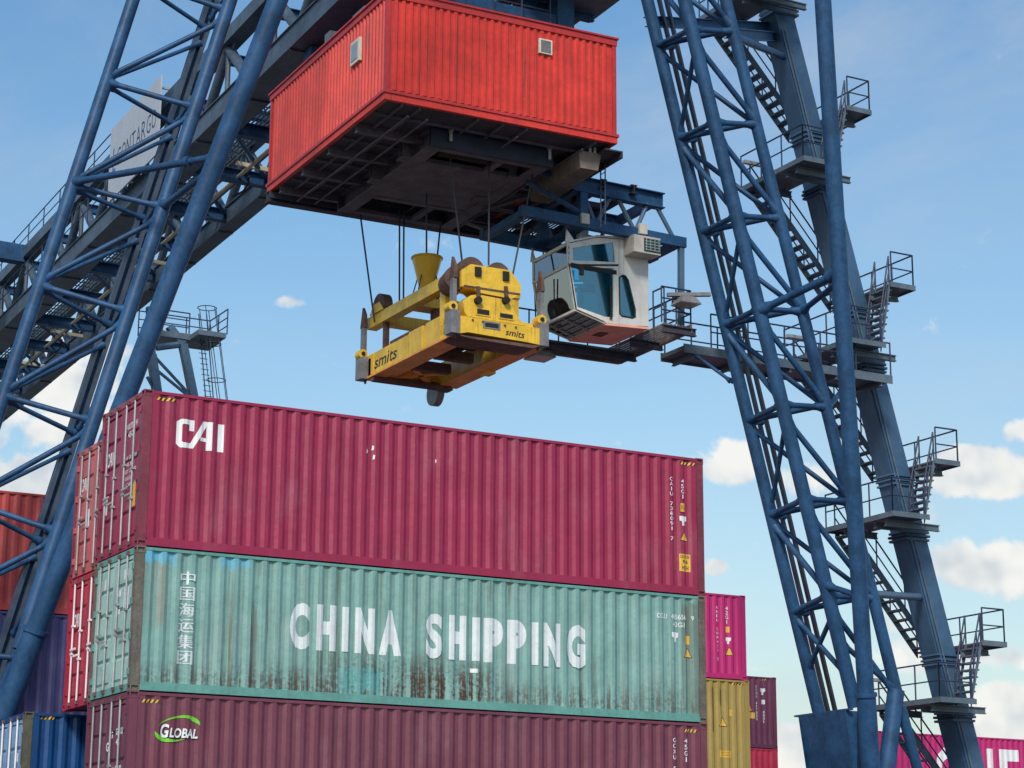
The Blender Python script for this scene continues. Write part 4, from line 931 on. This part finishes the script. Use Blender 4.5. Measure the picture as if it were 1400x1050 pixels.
strip((777, 332), (816, 324), 'roof', OFFW, y0=CYN-.03, y1=CYF+.03); strip((816.2, 324), (846, 326), 'roof', OFFW, y0=CYN-.03, y1=CYF+.03); strip((846.2, 326), (887, 336), 'roof', OFFW, y0=CYN-.03, y1=CYF+.03)
strip((886.6, 338), (887.4, 446), 'back_wall', OFFW, -.05, CYN+.062, CYF-.062)
SAL = paint('cab_floor_salmon', srgb(240, 172, 150), .6, var=.1, streak=.1, scale=2)
fl_ = strip((827, 441), (887, 447), 'floor', SAL, -.07)
CP('hatch', MB().box(F(838, 441).x, F(850, 441).x, CYN+.75, CYN+1.15, F(840, 442).z-.10, F(840, 442).z-.06), RUSTY, fl_)
# front: upper pane, raked lower pane, foot window
def pane(p, q, name, mat, y0, y1): return strip(p, q, name, mat, .008, y0, y1)
for y0, y1 in ((CYN+.06, CYF-.06),):
    pane((777, 334), (777.4, 361), 'front_pane', CLEAR, y0, y1); pane((777.8, 363), (787.8, 423), 'front_pane', CLEAR, y0, y1); pane((789, 424), (826, 441), 'foot_pane', CLEAR, y0, y1)
for p in ((777, 333), (777.4, 362), (787.6, 423.5), (827, 441)):
    a = F(*p); CP('front_mullion', MB().beam(Vector((a.x, CYN, a.z)), Vector((a.x, CYF, a.z)), .07, .07), FRM)
for y in (CYN+.03, CYF-.03):
    for p, q in (((777, 333), (777.4, 362)), ((777.4, 362), (787.6, 423.5)), ((787.6, 423.5), (827, 441))): CP('front_pillar', MB().beam(F(*p, y=CYN)+Vector((0, y-CYN, 0)), F(*q, y=CYN)+Vector((0, y-CYN, 0)), .06, .06), FRM)
for k in range(4):
    t_ = .14+k*.24; a = F(789+37*t_, 424+17*t_); CP('foot_grille_bar', MB().beam(Vector((a.x, CYN+.1, a.z-.03)), Vector((a.x, CYF-.1, a.z-.03)), .028, .025), GALV)
for y in (CYN+.85, CYN+1.65): CP('foot_grille_bar', MB().beam(Vector((F(789, 424).x, y, F(789, 424).z-.03)), Vector((F(826, 441).x, y, F(826, 441).z-.03)), .04, .04), GALV)
# visors, mirror, wiper
CP('visor_fin', MB().prism([F(773, 333), F(775, 313), F(786, 330)], (0, .05, 0)), FRM)
CP('visor_fin', MB().prism([p+Vector((0, dep-.05, 0)) for p in (F(773, 333), F(775, 313), F(780, 331))], (0, .05, 0)), FRM)
CP('mirror', MB().box(F(787, 372).x, F(791.5, 372).x, CYN-.28, CYN-.2, F(789, 379).z, F(789, 366).z).tube(F(778, 362), F(789, 372)+Vector((0, -.2, 0)), .014, n=6), RUBBER)
CP('wiper', MB().tube(F(834, 390)+Vector((0, -.03, 0)), F(835.5, 437)+Vector((0, -.03, 0)), .022, n=6).tube(F(833, 437)+Vector((0, -.03, 0)), F(836, 418)+Vector((0, -.03, 0)), .012, n=5), RUBBER)
for k in range(2): CP('wiper', MB().tube(F(778, 372)+Vector((-.03, .8+k*.9, 0)), F(783, 400)+Vector((-.03, 1.0+k*.8, 0)), .02, n=6), RUBBER)
CP('grab_rail', MB().path([F(888, 352), F(899, 348)+Vector((0, -.1, 0)), F(897, 356)+Vector((0, -.1, 0)), F(888, 360)], .02), HAND)
# air conditioner
ac = CP('air_conditioner', MB().box(F(853, 340).x, F(889, 340).x, CYN-.55, CYN-.035, F(870, 353).z, F(870, 330).z), paint('ac_case', (.50, .47, .43), .5, streak=.4, rust=.3, scale=2))
CP('ac_grille_back', MB().box(F(866.5, 340).x, F(888.6, 340).x, CYN-.562, CYN-.551, F(870, 352).z+.03, F(870, 331).z-.03), flat('ac_dark', (.01, .06, .07), .4), ac)
for k in range(5): zz = F(870, 352).z+.07+k*.085; CP('ac_grille_bar', MB().box(F(868, 340).x, F(888, 340).x, CYN-.578, CYN-.563, zz, zz+.022), GALV, ac)
for k in range(4): xx = F(868, 340).x+.02+k*.14; CP('ac_grille_bar', MB().box(xx, xx+.02, CYN-.59, CYN-.579, F(870, 352).z+.06, F(870, 331).z-.04), GALV, ac)
# inside
ins = F(815, 430)
CP('seat', MB().box(ins.x-.1, ins.x+.45, CYN+.9, CYN+1.5, ins.z+.35, ins.z+.5).box(ins.x+.36, ins.x+.5, CYN+.92, CYN+1.48, ins.z+.51, ins.z+1.2), RUBBER)
CP('console', MB().box(ins.x-.15, ins.x+.3, CYN+.4, CYN+.8, ins.z+.15, ins.z+.75), paint('console_grey', (.45, .48, .48), .5)); CP('console', MB().box(ins.x-.15, ins.x+.3, CYN+1.6, CYN+2.0, ins.z+.15, ins.z+.75), MATS['console_grey'])
CP('inner_back', MB().box(F(884, 440).x-.05, F(884, 440).x-.01, CYN+.07, CYF-.07, F(840, 438).z, F(840, 345).z), OFFW); CP('inner_floor', MB().box(F(828, 440).x, F(885, 440).x, CYN+.07, CYF-.07, F(840, 440).z, F(840, 440).z+.04), GREY)
CP('cab_hanger', MB().box(F(800, 326).x, F(812, 326).x, CYN+.3, CYN+.5, F(805, 326).z, F(805, 308).z), OFFW); CP('cab_hanger', MB().box(F(862, 326).x, F(874, 326).x, CYN+.3, CYN+.5, F(865, 330).z, F(865, 318).z), OFFW)
# floodlight under the platform
fo = at(738, 490, y=16.0); FLt = thing('floodlight', 'small square floodlight hanging below the cab platform', 'lamp', tuple(fo))
mesh_obj('lamp_housing', MB().hexa([fo+Vector(v) for v in ((-.36, -.36, 0), (.36, -.36, 0), (.36, .36, 0), (-.36, .36, 0))], [fo+Vector(v) for v in ((-.16, -.16, .3), (.16, -.16, .3), (.16, .16, .3), (-.16, .16, .3))]), GREY, FLt)
mesh_obj('lamp_glass', MB().box(fo.x-.33, fo.x+.33, fo.y-.33, fo.y+.33, fo.z-.02, fo.z-.003), flat('lamp_glass', (.5, .42, .34), .2), FLt)
mesh_obj('lamp_arm', MB().path([fo+Vector((0, 0, .3)), fo+Vector((0, 0, .5)), fo+Vector((-.6, 0, .52)), Vector((16.2, 16.2, 17.5))], .035).box(fo.x-.2, fo.x+.2, fo.y-.05, fo.y+.05, fo.z+.31, fo.z+.42), RUSTY, FLt)
fo = at(938, 417, y=12.3); FL2 = thing('floodlight', 'floodlight on an arm at the right end of the cab platform', 'lamp', tuple(fo))
mesh_obj('lamp_housing', MB().hexa([fo+Vector(v) for v in ((-.34, -.3, 0), (.34, -.3, 0), (.34, .3, 0), (-.34, .3, 0))], [fo+Vector(v) for v in ((-.2, -.2, .22), (.2, -.2, .22), (.2, .2, .22), (-.2, .2, .22))]), GREY, FL2)
mesh_obj('lamp_glass', MB().box(fo.x-.3, fo.x+.3, fo.y-.27, fo.y+.27, fo.z-.02, fo.z-.003), MATS['lamp_glass'], FL2)
mesh_obj('lamp_arm', MB().beam(fo+Vector((-.5, .2, .28)), fo+Vector((.7, -.2, .36)), .14, .1).path([fo+Vector((-.3, .2, .3)), fo+Vector((-.2, .4, .1)), Vector((20.1, 12.55, fo.z-.2))], .03), GREY, FL2)

# ------------------------------------------------------------------ spreader
SX0, SX1, SY0, SY1 = 12.50, 15.0, 12.0, 18.0
S = thing('spreader', 'yellow container spreader lettered smits hanging on ropes below the trolley', 'spreader', (13.75, 15, 16.3))
def XP(name, mb, mat=None, parent=None): return mesh_obj(name, mb, mat or YEL, parent or S, org=S.location)
E_ = lambda px, py, y=SY0: at(px, py, y=y)
zb_ = at(612, 462, x=SX0).z; zt2 = at(610.6, 430, x=SX0).z
for i, x in enumerate((SX0, SX1-.34)):
    XP('side_beam', MB().box(x, x+.34, SY0+.35, SY1-.15, zb_+.05, zt2), YEL)
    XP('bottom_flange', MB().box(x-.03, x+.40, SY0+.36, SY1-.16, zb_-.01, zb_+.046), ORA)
    for y0, y1 in ((13.0, 13.9), (14.1, 14.95)): XP('beam_sleeve', MB().box(x-.025, x+.365, y0, y1, zb_+.02, zt2+.04), YEL)
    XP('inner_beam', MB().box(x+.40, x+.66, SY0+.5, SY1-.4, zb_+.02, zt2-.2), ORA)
for y in (13.1, 14.6, 16.0): XP('cross_member', MB().box(SX0+.67, SX1-.67, y, y+.22, zb_, zb_+.28), RUSTY)
XP('bottom_plate', MB().box(SX0+.67, SX1-.67, 12.55, 13.05, zb_+.05, zb_+.12), RUSTY)
XP('hydraulic_unit', MB().box(SX0+.75, SX1-.75, 13.45, 14.5, zb_+.3, zt2+.1), RUBBER); XP('hydraulic_unit', MB().box(SX0+.9, SX1-.9, 14.95, 15.7, zb_+.3, zt2), GREY)
for k in range(3): XP('cylinder', MB().tube((SX0+.8+k*.35, 13.4, zb_+.2), (SX0+.8+k*.35, 12.7, zb_+.2), .05, n=8), GALV)
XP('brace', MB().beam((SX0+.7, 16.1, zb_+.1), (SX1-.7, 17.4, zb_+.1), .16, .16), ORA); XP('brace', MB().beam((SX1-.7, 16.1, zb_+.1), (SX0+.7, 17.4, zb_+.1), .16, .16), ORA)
XP('side_bracket', MB().box(SX1+.0, SX1+.34, 15.2, 15.6, zb_-.05, zb_+.5), YEL)
# near end beam, housing and head block, cut from plate
eb = [E_(*p) for p in ((626, 431), (641, 433), (720, 446.5), (739, 449), (740, 472), (722, 468), (640, 454), (626, 456))]
XP('end_beam', MB().prism(eb, (0, .42, 0)), YEL)
ho = [E_(*p) for p in ((634, 411), (636, 426), (640, 431.5), (668, 436.5), (719, 445), (707, 430), (698, 411), (688, 408), (655, 402), (645, 403))]
XP('end_housing', MB().prism([p+Vector((0, .04, 0)) for p in ho], (0, .55, 0)), YEL)
for a, b in (((651, 419.5), (671, 433)), ((682.5, 425.5), (703, 438))):
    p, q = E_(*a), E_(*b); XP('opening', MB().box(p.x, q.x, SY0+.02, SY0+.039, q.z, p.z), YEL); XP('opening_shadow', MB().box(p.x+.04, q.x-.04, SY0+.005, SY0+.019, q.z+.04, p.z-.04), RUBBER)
p, q = E_(663, 441), E_(681, 449); XP('nameplate', MB().box(p.x-.06, q.x+.06, SY0-.014, SY0-.002, q.z-.05, p.z+.05), GREY); XP('nameplate_panel', MB().box(p.x, q.x, SY0-.026, SY0-.015, q.z, p.z), RUBBER)
XP('end_lower_plate', MB().prism([E_(626, 457), E_(739, 473), E_(728, 476), E_(640, 462)], (0, .9, 0)), RUSTY)
hb = [E_(*p) for p in ((631, 391), (631, 369), (643.5, 361), (697.5, 369.5), (712, 389), (712, 402), (699, 409), (686, 406), (655, 400), (648, 394))]
XP('head_plate', MB().prism(hb, (0, .10, 0)), YEL); XP('head_plate', MB().prism([p+Vector((0, .55, 0)) for p in hb], (0, .10, 0)), YEL)
XP('head_underside_shade', MB().beam(E_(634, 390.5)+Vector((0, -.004, 0)), E_(711, 402.5)+Vector((0, -.004, 0)), .02, .05), RUSTY)  # dark strip drawn in for the shaded underside line of the head plate
XP('head_web', MB().prism([p+Vector((0, .11, 0)) for p in (E_(634, 390), E_(634, 380), E_(708, 393), E_(708, 402), E_(690, 405))], (0, .42, 0)), YEL)
for px, py, rr in ((650, 367, .37), (686, 374, .36)):
    c = E_(px, py); sv = XP('sheave', MB().tube(c+Vector((0, .17, 0)), c+Vector((0, .25, 0)), rr, n=28).tube(c+Vector((0, .251, 0)), c+Vector((0, .39, 0)), rr*.86, n=28).tube(c+Vector((0, .391, 0)), c+Vector((0, .48, 0)), rr, n=28), RUSTY)
c = E_(629, 376); XP('sheave', MB().tube(c+Vector((.02, .25, 0)), c+Vector((.2, 1.0, 0)), .33, n=20), RUSTY)
for px in (653, 691): 
    c = E_(px, 372 if px < 680 else 378); XP('lug', MB().box(c.x-.09, c.x+.09, SY0-.06, SY0-.004, c.z-.12, c.z+.13), RUBBER)
    XP('pin_link', MB().beam(E_(px, 392)+Vector((0, -.03, 0)), E_(px+.5, 412)+Vector((0, -.03, 0)), .10, .05, up=(0, 1, 0)), RUSTY); XP('pin', MB().tube(E_(px, 411)+Vector((0, -.1, 0)), E_(px, 411)+Vector((0, .1, 0)), .10, n=10), RUBBER)
# long head beam to the far sheave
xh = SX0+.22
hb0, hb1 = at(622, 381, x=xh), at(508, 460, x=xh)
XP('head_beam', MB().beam(Vector((xh, hb0.y, hb0.z)), Vector((xh, hb1.y, hb0.z)), .30, .34), YEL); XP('head_beam', MB().beam(Vector((SX1-.25, hb0.y+.3, hb0.z)), Vector((SX1-.25, hb1.y, hb0.z)), .30, .34), YEL)
XP('head_cross_beam', MB().box(xh+.16, SX1-.41, 17.2, 17.5, hb0.z-.16, hb0.z+.16), YEL); XP('head_cross_beam', MB().box(xh+.16, SX1-.41, 15.0, 15.6, hb0.z-.15, hb0.z+.15), YEL)
XP('head_belly', MB().box(xh-.05, SX1-.3, 14.2, 16.6, zt2+.05, zt2+.2), RUSTY)
XP('turntable', MB().tube((13.75, 15.2, zt2+.2), (13.75, 15.2, hb0.z-.16), .45, n=24), RUSTY)
for x in (xh, SX1-.25): XP('head_leg', MB().box(x-.07, x+.07, 16.9, 17.05, zt2, hb0.z-.17), RUSTY); XP('head_leg', MB().box(x-.12, x+.12, 13.0, 13.3, zt2, hb0.z-.17), YEL)
for x in (xh+.0, SX1-.25): sv = XP('sheave', MB().tube((x-.14, 17.25, hb0.z+.34), (x+.14, 17.25, hb0.z+.34), .40, n=24), RUSTY); XP('sheave_hub', MB().tube((x-.18, 17.25, hb0.z+.34), (x+.18, 17.25, hb0.z+.34), .1, n=12), GREY, sv); XP('sheave_guard', MB().prism([Vector((x-.2, 16.8, hb0.z+.171)), Vector((x-.2, 17.7, hb0.z+.171)), Vector((x-.2, 17.45, hb0.z+.44)), Vector((x-.2, 17.05, hb0.z+.44))], (.03, 0, 0)), YEL)
# far end beam, corner housings and flipper arms
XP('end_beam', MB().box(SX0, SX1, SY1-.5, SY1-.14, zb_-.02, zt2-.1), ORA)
XP('end_pipe', MB().tube((SX0, SY1-.6, zb_-.04), (SX1, SY1-.6, zb_-.04), .12, n=10), RUSTY)
for x, y, up in ((SX0, SY0, 1), (SX1, SY0, 1), (SX0, SY1, 1), (SX1, SY1, -1)):
    sx_ = -1 if x == SX0 else 1; cx_ = x+sx_*.10; cy_ = y+.15 if y == SY0 else y-.15
    h = XP('corner_housing', MB().box(cx_-.13, cx_+.13, cy_-.2, cy_+.2, zb_-.02, zb_+.62), GREY)
    XP('pivot', MB().tube((cx_-.05, cy_-.15, zb_+.72), (cx_-.05, cy_+.15, zb_+.72), .14, n=14), YEL, h); XP('pivot_pin', MB().tube((cx_-.05, cy_-.18, zb_+.72), (cx_-.05, cy_+.18, zb_+.72), .06, n=10), RUBBER, h)
    XP('twistlock', MB().tube((cx_-sx_*.1, cy_, zb_-.02), (cx_-sx_*.1, cy_, zb_-.12), .05, .03, n=10), RUSTY, h)
    if up > 0:
        a = Vector((cx_+sx_*-.02, cy_, zb_+.78)); XP('flipper_arm', MB().hexa([a+Vector(v) for v in ((-.055, -.10, 0), (.055, -.10, 0), (.055, .10, 0), (-.055, .10, 0))], [a+Vector(v) for v in ((-.055, -.10, .75), (.055, -.10, .75), (.055, .10, .75), (-.055, .10, .75))]), GREY, h)
        XP('flipper_guide', MB().hexa([a+Vector(v) for v in ((-.06, -.14, .751), (.06, -.14, .751), (.06, .14, .751), (-.06, .14, .751))], [a+Vector(v) for v in ((-.05, -.14, 1.12), (.03, -.14, 1.12), (.03, .02, 1.36), (-.05, .02, 1.36))]), RUSTY, h)
    else:
        a = Vector((cx_-.3, cy_+.1, zb_-.1)); XP('flipper_arm', MB().tube(a+Vector((-.1, 0, 0)), a+Vector((.12, 0, 0)), .38, n=20), GREY, h)
for k, (x, y) in enumerate(((13.1, 14.0), (13.9, 13.9), (14.4, 14.6))):
    XP('hose', MB().path([Vector((x, y, zt2+.12)), Vector((x+.1, y-.35, zt2+.42-.1*k)), Vector((x+.05, y-.8, zt2+.25)), Vector((x-.15, y-1.15, zt2-.02))], .028, n=6), RUBBER)
XP('hose', MB().path([E_(640, 440, 12.9), E_(652, 462, 12.9), E_(668, 468, 13.2), E_(684, 462, 13.5)], .03, n=6), RUBBER)
for px in (646, 660, 690, 705): XP('bolt', MB().tube(E_(px, 437.5+(px-646)*.17)+Vector((0, -.03, 0)), E_(px, 437.5+(px-646)*.17), .03, n=8), RUSTY)
for y in (12.9, 13.95, 15.0, 16.2, 17.3): XP('stiffener', MB().box(SX0-.018, SX0-.001, y, y+.03, zb_+.05, zt2), YEL)
for y in (13.4, 15.6): XP('lifting_eye', MB().tube((SX0+.17, y, zt2), (SX0+.17, y, zt2+.16), .06, n=8), RUSTY)
# lettering
LX = lambda p, q: Vector((SX0-.004, p, q))-S.location
Flat().text('smits', 0, 1.5, 0, .34, .012, .2).build('lettering', BLACK, S, lambda p, q: Vector((SX0-.004, 17.25-p, zb_+.17+q))-S.location)
Flat().text('S.W.L', 0, .55, .22, .38, .008, .15).text('42.000 K', -.12, .75, 0, .15, .008, .15).build('lettering', BLACK, S, lambda p, q: Vector((SX0-.004, 12.98-p*.75, zb_+.17+q))-S.location)
p = E_(691, 455); Flat().text('smits', 0, .58, 0, .17, .012, .2).build('lettering', BLACK, S, lambda a, b: Vector((p.x+a, SY0-.006, p.z+b-.06-.04*a))-S.location)
# cable funnel
cz = at(583, 405, y=15.2); FN = thing('cable_funnel', 'yellow conical cable funnel standing above the spreader', 'funnel', tuple(cz))
top = at(582, 353, y=15.2)
FN['label'] = 'yellow conical cable funnel standing above the spreader'
mb = MB().tube((cz.x, cz.y, cz.z), (cz.x, cz.y, top.z), .15, .43, n=28, caps=False); mb.tube((cz.x, cz.y, cz.z+.005), (cz.x, cz.y, top.z), .13, .415, n=28, caps=False)
mesh_obj('cone', mb, paint('funnel_yellow', (.66, .38, .02), .22, var=.06, streak=.25), FN)
rg = MB().path([Vector((cz.x+.43*math.cos(k*math.pi/12), cz.y+.43*math.sin(k*math.pi/12), top.z)) for k in range(25)], .03, n=6); mesh_obj('rim', rg, MATS['funnel_yellow'], FN)
for k in range(4):
    an = .6+k*math.pi/2; mesh_obj('strut', MB().tube((cz.x+.30*math.cos(an), cz.y+.30*math.sin(an), cz.z+.55), (cz.x+.5*math.cos(an), cz.y+.5*math.sin(an), hb0.z+.15), .018, n=6), HAND, FN)
mesh_obj('cable', MB().path([Vector((cz.x, cz.y, cz.z+.2)), Vector((cz.x+.1, cz.y, cz.z-.2)), Vector((cz.x+.3, cz.y-.3, hb0.z+.2))], .03), RUBBER, FN)
mesh_obj('cable', MB().path([Vector((cz.x, cz.y, cz.z+.2)), Vector((cz.x-.15, cz.y, cz.z-.15)), Vector((cz.x-.3, cz.y+.2, hb0.z+.2))], .03), RUBBER, FN)
# hoist ropes
zr = 21.7
def rope(lab, a, b, r=.027): tag(mesh_obj('hoist_rope', MB().tube(a, b, r, n=8), ROPE, None, org=Vector(b)), lab, 'rope', 'hoist ropes between trolley and spreader')
rope('leftmost slanting hoist rope down to the far left sheave', at(490, 290, y=17.9)+Vector((0, 0, .3)), at(512, 440, y=17.3))
rope('left one of the close rope pair left of the yellow funnel', at(546, 295, y=17.3)+Vector((0, 0, .3)), at(546, 432, y=17.3))
rope('right one of the close rope pair left of the yellow funnel', at(552, 295, y=17.3)+Vector((0, 0, .3)), at(551.5, 430, y=17.3))
rope('thin rope running straight up from the yellow funnel', at(583, 268, y=15.2)+Vector((0, 0, .2)), Vector((cz.x, cz.y, cz.z+.1)))
rope('thin slanting rope at the right rim of the yellow funnel', at(604, 300, y=17.6)+Vector((0, 0, .3)), at(595, 380, y=17.4))
rope('slanting hoist rope down to the left sheave of the head block', at(611, 190, y=12.3)+Vector((0, 0, .25)), at(632, 360, y=12.6))
rope('vertical hoist rope between the two near sheaves', at(669, 215, y=12.3)+Vector((0, 0, .25)), at(668, 362, y=12.3))
rope('rightmost slanting hoist rope down to the right near sheave', at(737, 205, y=12.3)+Vector((0, 0, .25)), at(701, 376, y=12.3))
